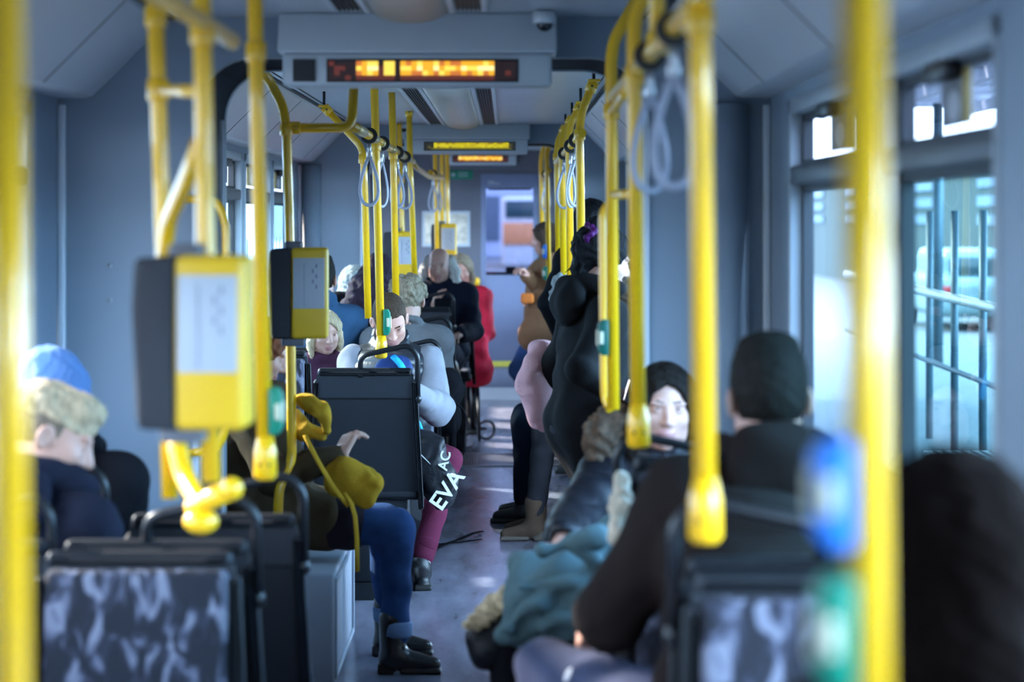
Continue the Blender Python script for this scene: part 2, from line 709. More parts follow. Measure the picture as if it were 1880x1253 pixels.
L1 = [(1.55, 2.95), (3.1, 4.9), (5.05, 6.80)]
R1 = [(0.6, 1.9), (2.15, 3.55), (3.86, 5.08), (5.38, 6.74)]
L2 = [(8.3, 9.7), (9.85, 11.05), (11.2, 12.22), (12.36, 13.72), (13.86, 15.2)]
R2 = [(8.2, 9.2), (11.4, 12.6), (12.75, 13.9), (14.05, 15.2)]
L3 = [(16.6, 18.1), (18.3, 19.8), (20.0, 21.3)]
R3 = [(16.6, 18.1), (18.3, 19.8), (20.0, 21.3)]
for side, a, b, ws in (('left', -1.6, 7.3, L1), ('right', -1.6, 7.3, R1), ('left', 7.9, 15.6, L2), ('left', 16.2, 21.7, L3), ('right', 16.2, 21.7, R3)):
    wall(side, a, b, ws)
wall('right', 7.9, 9.25, R2[:1])
wall('right', 11.05, 15.6, R2[1:])
for side, ws, gl in (('left', L1, GL_CLEAR), ('left', L2, GL_BLUE), ('right', R2, GL_BLUE), ('left', L3, GL_CLEAR), ('right', R3, GL_CLEAR)):
    for a, b in ws:
        window(side, a, b, gl)
for i, (a, b) in enumerate(R1):
    window('right', a, b, GL_RIGHT if i == 3 else GL_TEAL if i == 2 else GL_CLEAR, GL_VENT if i > 1 else None)
struct(MB().box((XC, -1.63, 1.15), (2.34, 0.06, 2.4)).build('wall_rear', PANEL))

# double door in the middle section
d = thing('door_2', None, None, (XR, 10.15, 0))
d['kind'] = 'structure'
for (a, b) in ((9.27, 10.14), (10.16, 11.03)):
    m = MB()
    for (y, z, sy, sz) in ((a + 0.04, 1.05, 0.08, 1.98), (b - 0.04, 1.05, 0.08, 1.98), ((a + b) / 2, 0.18, b - a, 0.26), ((a + b) / 2, 2.0, b - a, 0.10)):
        m.box((XR + 0.03, y, z), (0.05, sy, sz), bev=0.01)
    m.build('door_leaf', FRAME, d)
    MB().quad([(XR + 0.03, a + 0.07, 0.3), (XR + 0.03, b - 0.07, 0.3), (XR + 0.03, b - 0.07, 1.96), (XR + 0.03, a + 0.07, 1.96)]).build('door_pane', GL_CLEAR, d)
MB().box((XR + 0.03, 10.15, 2.18), (0.07, 1.8, 0.28)).build('door_header', PANEL, d)

# ceilings, coves, lamp strips
SLAT = mat('vent_slat', (0.05, 0.055, 0.065), 0.5)
DIFF = mat('lamp_diffuser', (0.50, 0.47, 0.43), 0.35, var=0.03)
LINE = mat('panel_gap', (0.015, 0.017, 0.02), 0.7)
for (a, b) in ((-1.6, 7.28), (7.9, 15.58), (16.2, 21.7)):
    struct(MB().box((XC, (a + b) / 2, ZC + 0.04), (2.3, b - a, 0.08)).build('ceiling', CEIL))
    for side, s, x0 in (('left', 1, XL), ('right', -1, XR)):
        m = MB()
        poly = [(x0, ZW), (x0 + s * 0.085, ZW), (x0 + s * 0.105, ZW + 0.006), (x0 + s * 0.33, ZC - 0.02), (x0 + s * 0.345, ZC + 0.02), (x0, ZC + 0.02)]
        m.prism(poly, b - a, Matrix.Translation((0, a, 0)))
        # hatch seams across the panel and the dark slot along its top edge
        m.box((x0 + s * 0.352, (a + b) / 2, ZC - 0.003), (0.018, b - a, 0.012), mi=1)
        m.box((x0 + s * 0.39, (a + b) / 2, ZC - 0.002), (0.004, b - a, 0.006), mi=1)
        n = max(1, int((b - a) / 1.35))
        dx, dz = 0.225, ZC - 0.026 - ZW
        ang = math.atan2(dz, dx) * s
        Rm = Matrix.Rotation(-ang, 3, 'Y')
        for k in range(1, n + 1):
            y = a + (b - a) * k / (n + 0.6)
            m.box((x0 + s * 0.2175, y, (ZW + ZC) / 2 - 0.007), (0.32, 0.004, 0.004), R=Rm, mi=1)
            for q in (-0.05, 0.05):
                m.box((x0 + s * 0.26, y + 0.12 + q, (ZW + ZC) / 2 + 0.04), (0.05, 0.006, 0.006), R=Rm, mi=1)
        struct(m.build('trim_cove_' + side, [COVE, LINE]))
    # lamp strip with a vent at each side
    ya, yb = a + 0.15, b - (0.35 if b < 8 else 0.25 if b < 16 else 0.4)
    lamp = thing('ceiling_light', {True: 'long beige lamp strip on the ceiling before the nearer destination sign', False: None}[b < 8] or
                 ('long beige lamp strip on the ceiling between the two hanging destination signs' if b < 16 else 'beige lamp strip on the ceiling by the driver\'s cab'),
                 'ceiling lamp', (XC, ya, ZC), group='ceiling lamps')
    prof = [(XC + 0.115 * cos(t), ZC - 0.045 * sin(t)) for t in [pi * i / 12 for i in range(13)]]
    MB().prism(prof, yb - ya, Matrix.Translation((0, ya, 0)), smooth=True).build('diffuser', DIFF, lamp)
    fr = MB()
    for s in (-1, 1):
        fr.box((XC + s * 0.125, (ya + yb) / 2, ZC - 0.008), (0.022, yb - ya, 0.016), bev=0.004)
        fr.box((XC + s * 0.222, (ya + yb) / 2, ZC - 0.006), (0.022, yb - ya, 0.012), bev=0.004)
    fr.build('lamp_frame', TRIM, lamp)
    for s in (-1, 1):
        v = MB().box((XC + s * 0.174, (ya + yb) / 2, ZC - 0.001), (0.076, yb - ya, 0.003), mi=1)
        for q in range(6):
            v.box((XC + s * 0.174 - 0.032 + 0.0128 * q, (ya + yb) / 2, ZC - 0.006), (0.004, yb - ya, 0.01))
        v.build('vent_grille', [SLAT, RUBBER], lamp)
    for k in range(int((b - a) / 1.3)):
        pass


# end panels beside each joint with the rounded gangway opening
def end_panel(y, th, name, oxl=-0.95, oxr=0.42, zt=2.145):
    m = MB()
    for s, xe, xo in ((1, XL, oxl), (-1, XR, oxr)):
        r = 0.16
        arc = [(xo + s * r - s * r * cos(t), zt - r + r * sin(t)) for t in [pi / 2 * i / 8 for i in range(9)]]
        poly = [(xe, 0), (xo, 0)] + arc + [(XC, zt), (XC, ZC), (xe, ZC)]
        m.prism(poly, th, Matrix.Translation((0, y, 0)))
    o = m.build(name, PANEL)
    struct(o, 'grey end panel around the gangway opening')
    t = MB()
    for s, xe, xo in ((1, XL, oxl), (-1, XR, oxr)):
        t.box((xe + s * 0.012, y - 0.012, 1.0), (0.024, 0.024, 2.0), bev=0.006)
        t.box((xo - s * 0.012, y - 0.006, 1.0), (0.02, 0.014, 1.96), bev=0.004)
    struct(t.build('trim_1', TRIM, None))
    return o


end_panel(7.24, 0.06, 'wall_end')
end_panel(7.90, 0.05, 'wall_end')
end_panel(15.55, 0.05, 'wall_end')
end_panel(16.22, 0.05, 'wall_end')
# cover column and screw heads on the end panel
sm = MB()
for (px, py) in ((203, 488), (203, 552)):
    c = P(px, py, 7.235)
    sm.ball((c.x, c.y, c.z), (0.008, 0.004, 0.008))
struct(sm.build('trim_2', FRAME), 'two screw caps on the end panel')
cm = MB()
cm.prism([(0.60, 0.0), (0.625, -0.05), (0.66, -0.075), (0.70, -0.075), (0.735, -0.05), (0.75, 0.0)], 2.0, Matrix(((1, 0, 0, 0), (0, 0, 1, 7.24), (0, 1, 0, 0), (0, 0, 0, 1))), smooth=True)
struct(cm.build('trim_3', PANEL), 'rounded post cover beside the side window')
cm = MB()
cm.prism([(-1.37, 0.0), (-1.35, -0.04), (-1.32, -0.06), (-1.27, -0.06), (-1.24, -0.03), (-1.23, 0.0)], 2.0, Matrix(((1, 0, 0, 0), (0, 0, 1, 15.55), (0, 1, 0, 0), (0, 0, 0, 1))), smooth=True)
struct(cm.build('trim_4', PANEL), 'rounded post cover beside the far window')

BELL = mat('bellows_rubber', (0.035, 0.038, 0.046), 0.6, var=0.15)
for (ya, yb) in ((7.30, 7.90), (15.60, 16.22)):
    m = MB()
    rings = []
    N = 14
    for i in range(N + 1):
        y = ya + (yb - ya) * i / N
        e = 0.035 if i % 2 else 0.0
        x0, x1, zt, r = -0.955 - e, 0.425 + e, 2.15 + e, 0.17
        pts = [(x0, 0.0), (x0, 1.0), (x0, zt - r)]
        pts += [(x0 + r - r * cos(t), zt - r + r * sin(t)) for t in [pi / 2 * k / 6 for k in range(1, 7)]]
        pts += [(x1 - r + r * sin(t), zt - r + r * cos(t)) for t in [pi / 2 * k / 6 for k in range(0, 7)]]
        pts += [(x1, 1.0), (x1, 0.0)]
        rings.append([m.bm.verts.new((p[0], y, p[1])) for p in pts])
    for i in range(N):
        for k in range(len(rings[0]) - 1):
            m.bm.faces.new((rings[i][k], rings[i][k + 1], rings[i + 1][k + 1], rings[i + 1][k]))
    struct(m.build('wall_bellows', BELL), 'folded black rubber bellows of the joint')

# driver's cab bulkhead
BULK = mat('bulkhead_grey', (0.105, 0.105, 0.130), 0.5, var=0.05)
YB = 21.6
m = MB()
for (x0, x1, z0, z1) in ((XL, -0.235, 0, ZC), (0.29, XR, 0, ZC), (-0.235, 0.29, 2.05, ZC), (-0.235, 0.29, 0, 0.27)):
    m.box(((x0 + x1) / 2, YB + 0.03, (z0 + z1) / 2), (x1 - x0, 0.06, z1 - z0))
struct(m.build('wall_front', BULK))
dr = thing('door_1', None, None, (0.03, YB, 0.27))
dr['kind'] = 'structure'
m = MB()
for (x0, x1, z0, z1) in ((-0.24, -0.19, 0.265, 2.055), (0.245, 0.295, 0.265, 2.055), (-0.19, 0.245, 1.92, 2.055), (-0.19, 0.245, 0.265, 1.12)):
    m.box(((x0 + x1) / 2, YB + 0.02, (z0 + z1) / 2), (x1 - x0, 0.04, z1 - z0))
m.build('door_leaf', mat('cab_door_grey', (0.16, 0.185, 0.29), 0.45, var=0.05), dr)
MB().quad([(-0.19, YB + 0.02, 1.12), (0.245, YB + 0.02, 1.12), (0.245, YB + 0.02, 1.92), (-0.19, YB + 0.02, 1.92)]).build('door_pane', GL_CAB, dr)
MB().box((0.03, YB + 0.03, 1.955), (0.40, 0.05, 0.10), bev=0.01).build('blind_box', BLACK, dr)
MB().box((0.03, YB - 0.004, 0.302), (0.50, 0.008, 0.05)).build('yellow_edge', mat('yellow_tape', (0.85, 0.75, 0.12), 0.5), dr)
t = MB()
for k, w in ((0, 0.055), (1, 0.11)):
    t.box((-0.17 + w / 2, YB - 0.003, 1.985 - 0.018 * k), (w, 0.004, 0.008))
t.build('door_lettering', LABELW, dr)
step = MB().box((XC, 21.42, 0.19), (2.2, 0.36, 0.16), bev=0.01)
step.box((XC, 21.42, 0.055), (2.2, 0.34, 0.11), mi=1)
struct(step.build('trim_5', [mat('step_grey', (0.22, 0.25, 0.34), 0.4), WHITE]), 'step up to the cab door with a pale riser')
desk = MB().box((XC, 22.7, 0.98), (2.0, 0.3, 0.30), bev=0.05)
desk.box((0.04, 22.6, 1.12), (0.10, 0.05, 0.12), bev=0.01)
tag(desk.build('driver_desk', BLACK, loc=(0, 22.7, 0.83)), 'dark driver\'s desk seen through the cab door window', 'desk')
cabm = MB()
for x in (XL, XR):
    cabm.box((x, 22.4, 0.45), (0.06, 1.5, 0.9))
    cabm.box((x, 23.1, 1.5), (0.08, 0.1, 1.3))
cabm.box((XC, 23.15, 0.5), (2.2, 0.06, 0.9))
cabm.box((XC, 22.4, 2.3), (2.3, 1.6, 0.06))
cabm.box((XC, 22.4, 0.0), (2.3, 1.6, 0.06))
struct(cabm.build('wall_cab', BULK), 'shell of the driver\'s cab')

po = thing('wall_map', 'pale paper line map in a white border on the far bulkhead', 'poster', P(819, 421, YB - 0.01))
a, b = P(775, 388, YB - 0.008), P(863, 453, YB - 0.008)
MB().box(((a.x + b.x) / 2, YB - 0.006, (a.z + b.z) / 2), (b.x - a.x, 0.01, a.z - b.z)).build('sheet', LABELW, po)
MB().box(((a.x + b.x) / 2, YB - 0.013, (a.z + b.z) / 2), (b.x - a.x - 0.05, 0.004, a.z - b.z - 0.05)).build('map_print', mat('map_print', (0.60, 0.52, 0.42), 0.5, var=0.35, vscale=14), po)
es = thing('emergency_sign', 'small green sign with a white emblem above the wall map', 'sign', P(847, 321, YB - 0.01))
a, b = P(826, 313, YB), P(868, 329, YB)
MB().box(((a.x + b.x) / 2, YB - 0.006, (a.z + b.z) / 2), (b.x - a.x, 0.01, a.z - b.z)).build('sign_board', mat('sign_green', (0.0, 0.18, 0.10), 0.5), es)
t = MB()
c = P(832, 321, YB - 0.014)
t.box(c, (0.03, 0.004, 0.03), R=Matrix.Rotation(pi / 4, 3, 'Y'))
for k in range(2):
    c = P(850, 318 + 5 * k, YB - 0.013)
    t.box(c, (0.09, 0.003, 0.008))
t.build('sign_marks', LABELW, es)
gb = thing('grab_bar', 'short yellow grab bar on the bulkhead beside the cab door', 'grab bar', P(862, 517, YB - 0.05))
MB().tube(fillet([P(848, 517, YB - 0.10), P(878, 517, YB - 0.10), P(878, 517, YB + 0.0)], 0.02), 0.02).build('bar', YEL, gb)
MB().box(P(875, 517, YB - 0.02), (0.05, 0.04, 0.07), bev=0.01).build('bracket', YEL, gb)

# ------------------------------------------------------------------ outside
GND = mat('street_asphalt', (0.13, 0.14, 0.15), 0.8, var=0.15)
struct(MB().box((0, 40, -0.45), (160, 200, 0.1)).build('ground', GND), 'grey street outside the tram')
for s in (-1, 1):
    tag(MB().box((XC + s * 0.72, 57, -0.36), (0.07, 66, 0.08)).build('track_rail', STEEL, loc=(XC + s * 0.72, 70, -0.4)),
        'steel track rail running ahead of the cab', 'rail', 'track rails ahead')
PLAT = mat('platform_paving', (0.075, 0.090, 0.092), 0.7, var=0.12)
struct(MB().box((3.5, 9, -0.2), (4.9, 46, 0.4)).build('platform_ground', PLAT), 'paved tram stop platform')
TEALD = mat('platform_steel', (0.05, 0.09, 0.11), 0.45)
# shelter
sh = thing('platform_shelter', 'pale roofed tram shelter on the platform outside the windows', 'shelter', (3.6, 14, 0))
m = MB()
for k in range(3, 17):
    m.box((3.4, 4.0 + 1.5 * k, 3.02), (4.4, 0.16, 0.10))
for x in (1.8, 3.0, 4.2, 5.4):
    m.box((x, 18.2, 2.92), (0.10, 20.5, 0.12))
m.build('roof_beams', mat('roof_beam_grey', (0.45, 0.47, 0.52), 0.5), sh)
for k in range(3, 16):
    MB().box((3.4, 4.75 + 1.5 * k, 3.10), (4.5, 1.25, 0.03)).build('roof_panel', mat('roof_panel_white', (0.80, 0.82, 0.87), 0.4), sh)
for k in range(2, 7):
    MB().tube([(4.9, 5.0 + 3.6 * k, 0), (4.9, 5.0 + 3.6 * k, 2.95)], 0.06, 12).build('shelter_post', TEALD, sh)
# bench of three perforated seats
be = thing('platform_bench', 'row of three perforated metal seats on the platform outside the window', 'bench', (1.95, 9.4, 0))
SEATM = mat('perforated_steel', (0.42, 0.55, 0.55), 0.35, metal=0.5)
for k in range(3):
    y = 9.85 - 0.38 * k
    q = MB()
    q.box((1.98, y, 0.645), (0.40, 0.34, 0.02), bev=0.008)
    for i in range(9):
        q.box((1.82 + 0.04 * i, y, 0.657), (0.010, 0.26, 0.004), mi=1)
    q.build('seat', [SEATM, TEALD], be)
    q = MB().tube([(1.98, y, 0.63), (1.98, y, 0.5)], 0.03, 10)
    q.build('seat_stem', TEALD, be)
q = MB().tube([(2.0, 8.8, 0.48), (2.0, 10.2, 0.48)], 0.035, 10)
q.build('beam', TEALD, be)
for y in (9.0, 10.0):
    MB().tube([(2.0, y, 0), (2.0, y, 0.46)], 0.03, 10).build('leg', TEALD, be)
# handrail fence behind the platform
fe = thing('platform_railing', 'steel handrail fence along the back of the platform', 'railing', (3.4, 12, 0))
MB().tube([(3.0, 6.5, 1.02), (3.2, 22, 1.12)], 0.035, 10).build('handrail', STEEL, fe)
MB().tube([(3.0, 6.5, 0.55), (3.2, 22, 0.6)], 0.02, 10).build('lower_rail', TEALD, fe)
for k in range(14):
    MB().tube([(3.02 + 0.014 * k, 7 + 1.05 * k, 0), (3.02 + 0.014 * k, 7 + 1.05 * k, 1.7)], 0.028, 8).build('post', TEALD, fe)
# parked car beyond the platform
car = thing('parked_car', 'pale estate car standing in the street beyond the platform', 'car', (8.6, 44, -0.4))
CARP = mat('car_paint', (0.22, 0.30, 0.30), 0.25, coat=0.5)
body = SDF().frame((8.6, 44, -0.4), (1, 0, 0), (0, 1, 0), (0, 0, 1))
body.box((0, 0, 0.62), (0.88, 2.1, 0.36), 0.16).box((0, -0.25, 1.12), (0.74, 1.45, 0.36), 0.2, k=0.1)
body.build('car_body', 0.06, CARP, car)
m = MB()
m.box((8.6, 42.28, 0.76), (1.2, 0.10, 0.36), bev=0.03)
m.build('rear_window', mat('car_glass', (0.03, 0.07, 0.08), 0.1), car)
for s in (-1, 1):
    MB().box((8.6 + s * 0.72, 41.92, 0.32), (0.20, 0.08, 0.22), bev=0.03).build('tail_light', mat('tail_light_red', (0.5, 0.02, 0.02), 0.3), car)
for sx in (-1, 1):
    for sy in (-1, 1):
        MB().tube([(8.6 + sx * 0.72, 44 + sy * 1.35, -0.08), (8.6 + sx * 0.90, 44 + sy * 1.35, -0.08)], 0.32, 18).build('wheel', RUBBER, car)


def building(x, y, sx, sy, h, col, label, rows, cols, face):
    b = thing('building', label, 'building', (x, y, -0.4))
    w = MB().box((x, y, h / 2 - 0.4), (sx, sy, h))
    w.build('wall', mat('facade_%s' % label[:14].replace(' ', '_'), col, 0.8, var=0.08, vscale=0.6), b)
    MB().box((x, y, h - 0.3), (sx + 0.5, sy + 0.5, 0.35)).build('cornice', mat('cornice_pale', (0.6, 0.6, 0.6), 0.7), b)
    GW = mat('facade_window', (0.10, 0.14, 0.18), 0.15)
    first = None
    for r in range(rows):
        for c in range(cols):
            z = 1.0 + r * (h - 2.0) / max(rows, 1)
            if face in ('+x', '-x'):
                p = (x + (sx / 2) * (1 if face == '+x' else -1), y - sy / 2 + sy * (c + 0.5) / cols, z + 0.6)
                s = (0.12, sy / cols * 0.45, (h - 2.0) / rows * 0.55)
            else:
                p = (x - sx / 2 + sx * (c + 0.5) / cols, y - sy / 2, z + 0.6)
                s = (sx / cols * 0.45, 0.12, (h - 2.0) / rows * 0.55)
            MB().box(p, s).build('window', GW, b)
    return b


building(-17, 22, 6, 22, 5.5, (0.62, 0.66, 0.70), 'pale grey house front across the street behind the near side window', 3, 6, '+x')
building(-16, 52, 6, 26, 7, (0.66, 0.60, 0.52), 'cream house front further along the street past the side windows', 3, 6, '+x')
building(15, 73, 8, 94, 3.3, (0.030, 0.056, 0.062), 'long blue-grey building beyond the tram stop platform', 3, 9, '-x')
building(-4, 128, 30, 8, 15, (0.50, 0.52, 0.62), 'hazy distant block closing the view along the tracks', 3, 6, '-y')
vt = thing('oncoming_tram', 'distant orange and white tram seen along the tracks', 'tram', (0.9, 96, -0.4))
MB().box((0.9, 100, 1.05), (2.2, 9, 2.9), bev=0.2).build('tram_body', mat('tram_white', (0.7, 0.7, 0.7), 0.4), vt)
MB().box((0.9, 95.45, 1.0), (2.1, 0.1, 0.9), bev=0.03).build('tram_front_band', mat('tram_orange', (0.8, 0.3, 0.12), 0.4), vt)
MB().box((0.9, 95.45, 2.0), (1.9, 0.1, 0.7), bev=0.03).build('tram_windscreen', mat('car_glass', (0.03, 0.07, 0.08), 0.1), vt)
# white van by the left kerb
van = thing('delivery_van', 'white delivery van at the kerb outside the near side window', 'van', (-6.2, 27.5, -0.4))
bd = SDF().frame((-6.2, 27.5, -0.4), (1, 0, 0), (0, 1, 0), (0, 0, 1))
bd.box((0, 0.4, 1.15), (0.95, 2.0, 0.9), 0.2).box((0, -1.7, 0.8), (0.92, 0.7, 0.5), 0.2, k=0.15)
bd.build('van_body', 0.07, WHITE, van)
for sx in (-1, 1):
    for sy in (-1, 1):
        MB().tube([(-6.2 + sx * 0.78, 27.5 + sy * 1.4, -0.08), (-6.2 + sx * 0.98, 27.5 + sy * 1.4, -0.08)], 0.33, 18).build('wheel', RUBBER, van)
MB().box((-6.2, 25.62, 1.0), (1.5, 0.2, 0.5), R=Matrix.Rotation(-0.5, 3, 'X'), bev=0.05).build('windscreen', mat('car_glass', (0.03, 0.07, 0.08), 0.1), van)
# ------------------------------------------------------------------ destination signs
LED = [mat('led_%d' % i, (0.02, 0.01, 0.01), 0.5, emit=c, estr=s * 0.42) for i, (c, s) in enumerate((
    ((0.02, 0.008, 0.008), 0.6), ((0.16, 0.03, 0.02), 0.7), ((0.75, 0.22, 0.04), 0.9), ((0.95, 0.45, 0.02), 1.1), ((1.0, 0.72, 0.10), 1.2), ((1.0, 0.85, 0.35), 1.3)))]
LEDY = [mat('ledy_%d' % i, (0.02, 0.02, 0.005), 0.5, emit=c, estr=s * 0.42) for i, (c, s) in enumerate((
    ((0.03, 0.03, 0.03), 0.6), ((0.14, 0.14, 0.02), 0.7), ((0.35, 0.25, 0.02), 0.8), ((0.55, 0.45, 0.01), 0.9), ((0.62, 0.55, 0.005), 1.0), ((0.70, 0.62, 0.02), 1.0)))]
SIGNM = mat('sign_housing', (0.50, 0.54, 0.57), 0.42, var=0.03)


def led_cells(m, x0, x1, z0, z1, y, nx, words, seed, rows=(1, 2, 1, 0)):
    """Lit matrix: blocks of lit dots, unreadable at this distance."""
    rnd = random.Random(seed)
    nz = len(rows)
    for i in range(nx):
        u = i / nx
        lit = any(a <= u < b for a, b in words)
        for j in range(nz):
            if not lit:
                k = 1 if rnd.random() < 0.25 else 0
            elif rows[j] == 0:
                k = 1
            elif rows[j] == 2:
                k = rnd.choice((3, 4, 4, 5))
            else:
                k = rnd.choice((2, 3, 3, 4))
            a, b = x0 + (x1 - x0) * i / nx, x0 + (x1 - x0) * (i + 1) / nx
            c, d = z1 - (z1 - z0) * (j + 1) / nz, z1 - (z1 - z0) * j / nz
            m.quad([(a, y, c), (b, y, c), (b, y, d), (a, y, d)], mi=k)


def sign(label, x0, x1, zt, zm, zb, y, disp, words, seed, leds, nx, square=None, dome=None):
    s = thing('destination_sign', label, 'sign', ((x0 + x1) / 2, y, zt))
    w = x1 - x0
    m = MB()
    m.prism([(y + 0.02, zt), (y - 0.03, zm), (y + 0.16, zm), (y + 0.16, zt)], w, Matrix(((0, 1, 0, x0), (1, 0, 0, 0), (0, 0, 1, 0), (0, 0, 0, 1))), bev=0.008)
    m.box(((x0 + x1) / 2, y + 0.065, (zm + zb) / 2), (w - 0.03, 0.17, zm - zb), bev=0.012)
    m.build('housing', SIGNM, s)
    a, b, c, d = disp
    q = MB().box(((a + b) / 2, y - 0.021, (c + d) / 2), (b - a + 0.012, 0.006, d - c + 0.012))
    q.build('display_bezel', BLACK, s)
    q = MB()
    led_cells(q, a, b, c, d, y - 0.0245, nx, words, seed)
    q.build('display', leds, s)
    if square:
        a, b, c, d = square
        MB().box(((a + b) / 2, y - 0.022, (c + d) / 2), (b - a, 0.008, d - c)).build('sensor_window', RUBBER, s)
    if dome:
        t = thing('camera_dome', dome[1], 'security camera', dome[0])
        x, yy, z = dome[0]
        MB().tube([(x, yy, z + 0.035), (x, yy, z)], 0.035, 20).build('mount', SIGNM, t)
        bm = MB()
        bm.ball((x, yy, z), (0.024, 0.024, 0.024), u=20, v=12)
        bm.build('lens_dome', mat('dome_glass', (0.004, 0.004, 0.008), 0.08), t)
    return s


def rect(px0, py0, px1, py1, Y):
    a, b = P(px0, py1, Y), P(px1, py0, Y)
    return a.x, b.x, a.z, b.z


Y1 = 7.05
x0, x1, zb, zt = rect(510, 40, 1022, 158, Y1)
zm = P(0, 98, Y1).z
c = P(1000, 42, 6.95)
sign('grey destination sign with orange lit letters hanging nearest, over the gangway', x0, x1, 2.27, zm, zb, Y1, rect(603, 112, 948, 147, Y1 - 0.03),
     ((0.12, 0.24), (0.28, 0.34), (0.38, 0.88)), 3, LED, 34, rect(538, 109, 579, 150, Y1 - 0.02), ((c.x, 6.98, c.z), 'black camera dome on the corner of the nearest destination sign'))
Y2 = 15.4
x0, x1, zb, zt = rect(738, 228, 973, 283, Y2)
zm = P(0, 255, Y2).z
c = P(741, 236, 15.3)
sign('smaller looking grey sign with yellow-green lit letters hanging over the second gangway', x0, x1, 2.27, zm, zb, Y2, rect(780, 262, 945, 275, Y2 - 0.03),
     ((0.1, 0.92),), 5, LEDY, 30, None, ((c.x, 15.28, c.z), 'black camera dome beside the sign over the second gangway'))
Y3 = 21.45
x0, x1, zb, zt = rect(822, 281, 951, 303, Y3)
sign('white-cased sign with orange letters above the driver\'s cab door', x0, x1, zt, zb + 0.09, zb, Y3, rect(832, 287, 932, 297, Y3 - 0.03), ((0.08, 0.9),), 9, LED, 30)
hm = MB().box((XC, 21.55, 2.19), (2.1, 0.08, 0.18))
struct(hm.build('trim_6', BULK), 'dark header above the bulkhead')

# ------------------------------------------------------------------ poles, rails, straps
RP = 0.0175


def clamp(m, c, ax=(0, 0, 1), r=RP + 0.006, h=0.045, mi=0):
    c, ax = Vector(c), Vector(ax).normalized()
    m.tube([c - ax * h / 2, c - ax * h * 0.4, c + ax * h * 0.4, c + ax * h / 2], [r * 0.92, r, r, r * 0.92], 14, mi)


def at_line(pts, py):
    """Point of a pole (given as pixel, pixel, depth corners) at picture height py."""
    for a, b in zip(pts, pts[1:]):
        lo, hi = min(a[1], b[1]), max(a[1], b[1])
        if lo <= py <= hi and hi > lo:
            t = (py - a[1]) / (b[1] - a[1])
            return P(a[0] + (b[0] - a[0]) * t, py, a[2] + (b[2] - a[2]) * t)
    return P(*pts[-1])


def pole(label, pts, fit=False, collars=(), buttons=(), flange=False, rad=0.06, r=RP, group=None, name='grab_pole'):
    W3 = [P(*p) for p in pts]
    t = thing(name, label, 'pole' if 'pole' in name else 'handrail', W3[-1], group=group)
    d0 = (W3[0] - W3[1]).normalized()
    if not flange and 2.0 < W3[0].z < 2.26 and d0.z > 0.7:
        W3 = [W3[0] + d0 * ((2.264 - W3[0].z) / d0.z)] + W3
    path = fillet(W3, rad, 7) if len(W3) > 2 else W3
    MB().tube(path, r, 16).build('tube', YEL, t)
    for py in collars:
        m = MB()
        clamp(m, at_line(pts, py))
        m.build('collar', YEL, t)
    if fit:
        e = W3[-1]
        m = MB()
        m.tube([e + Vector((0, 0, 0.075)), e + Vector((0, 0, 0.04)), e + Vector((0, 0, -0.015)), e + Vector((0, 0, -0.024))], [r + 0.001, r + 0.008, r + 0.009, r + 0.002], 16)
        fo = m.build('end_fitting', YEL, t)
        s = MB()
        for q in (-1, 1):
            s.ball(e + Vector((q * 0.011, -(r + 0.0065), 0.012)), (0.004, 0.003, 0.004), u=10, v=6)
        s.build('screw', BLACK, fo)
    if flange:
        e = W3[0]
        d = (W3[0] - W3[1]).normalized()
        m = MB()
        m.tube([e - d * 0.045, e], r + 0.006, 16)
        m.box(e + d * 0.004, (0.05, 0.05, 0.012), bev=0.004)
        m.build('ceiling_flange', YEL, t)
        if e.z < 2.26:
            MB().tube([e - Vector((0, 0, 0.01)), Vector((e.x, e.y, 2.275))], 0.007, 8).build('hanger_bolt', BLACK, t)
        MB().ball(e - d * 0.02 + Vector((0, -(r + 0.006), 0)), 0.005, u=10, v=6).build('screw', BLACK, t)
    for (py, h, col, side, lab) in buttons:
        c = at_line(pts, py)
        b = MB()
        hh = h / 2
        ox = side * (r + 0.008)
        poly = [(-0.012, -hh), (0.008, -hh), (0.017, -hh * 0.7), (0.017, hh * 0.7), (0.008, hh), (-0.012, hh)]
        poly = [(c.x + ox + side * p[0], c.z + p[1]) for p in poly]
        b.prism(poly, 0.05, Matrix.Translation((0, c.y - 0.025, 0)), bev=0.003)
        bo = b.build('request_button', col, t)
        bo['label'] = lab
        f = MB().box((c.x + ox + side * 0.0185, c.y - 0.006, c.z), (0.006, 0.03, h * 0.45), bev=0.003)
        f.box((c.x + ox + side * 0.008, c.y - 0.0265, c.z), (0.012, 0.005, h * 0.35), bev=0.002)
        f.build('push_face', CREAM, bo)
    return t


GB = 'green request button'
BB = 'blue request button'
# left row, near section
pole('blurred yellow pole at the very edge of the view, beside the nearest patterned seat', [(6, -80, 2.15), (20, 1420, 2.15)])
pole('yellow pole behind the large validator, the one nearer the grey wall panel', [(285, 15, 4.89), (300, 440, 4.89), (312, 915, 4.89)], collars=(165, 30), rad=0.2)
br = pole('thick yellow pole carrying the large near ticket validator, with a slanted brace', [(369, -80, 4.35), (378, 440, 4.35), (388, 885, 4.35)], collars=(60,))
m = MB()
m.tube(fillet([P(368, 262, 4.36), P(345, 322, 4.5), P(309, 405, 4.8), P(302, 470, 4.88)], 0.08), RP * 0.95, 16)
m.tube([P(295, 165, 4.88), P(372, 168, 4.36)], RP * 0.7, 12)
m.build('brace', YEL, br)
ht = thing('seat_end_handle', 'curved yellow seat handle with two round knobs below the large validator', 'handrail', P(372, 965, 4.7))
m = MB()
m.tube(fillet([P(322, 800, 4.88), P(335, 870, 4.85), P(368, 925, 4.75), P(370, 958, 4.7)], 0.12), 0.021, 16)
m.build('tube', YEL, ht)
m = MB()
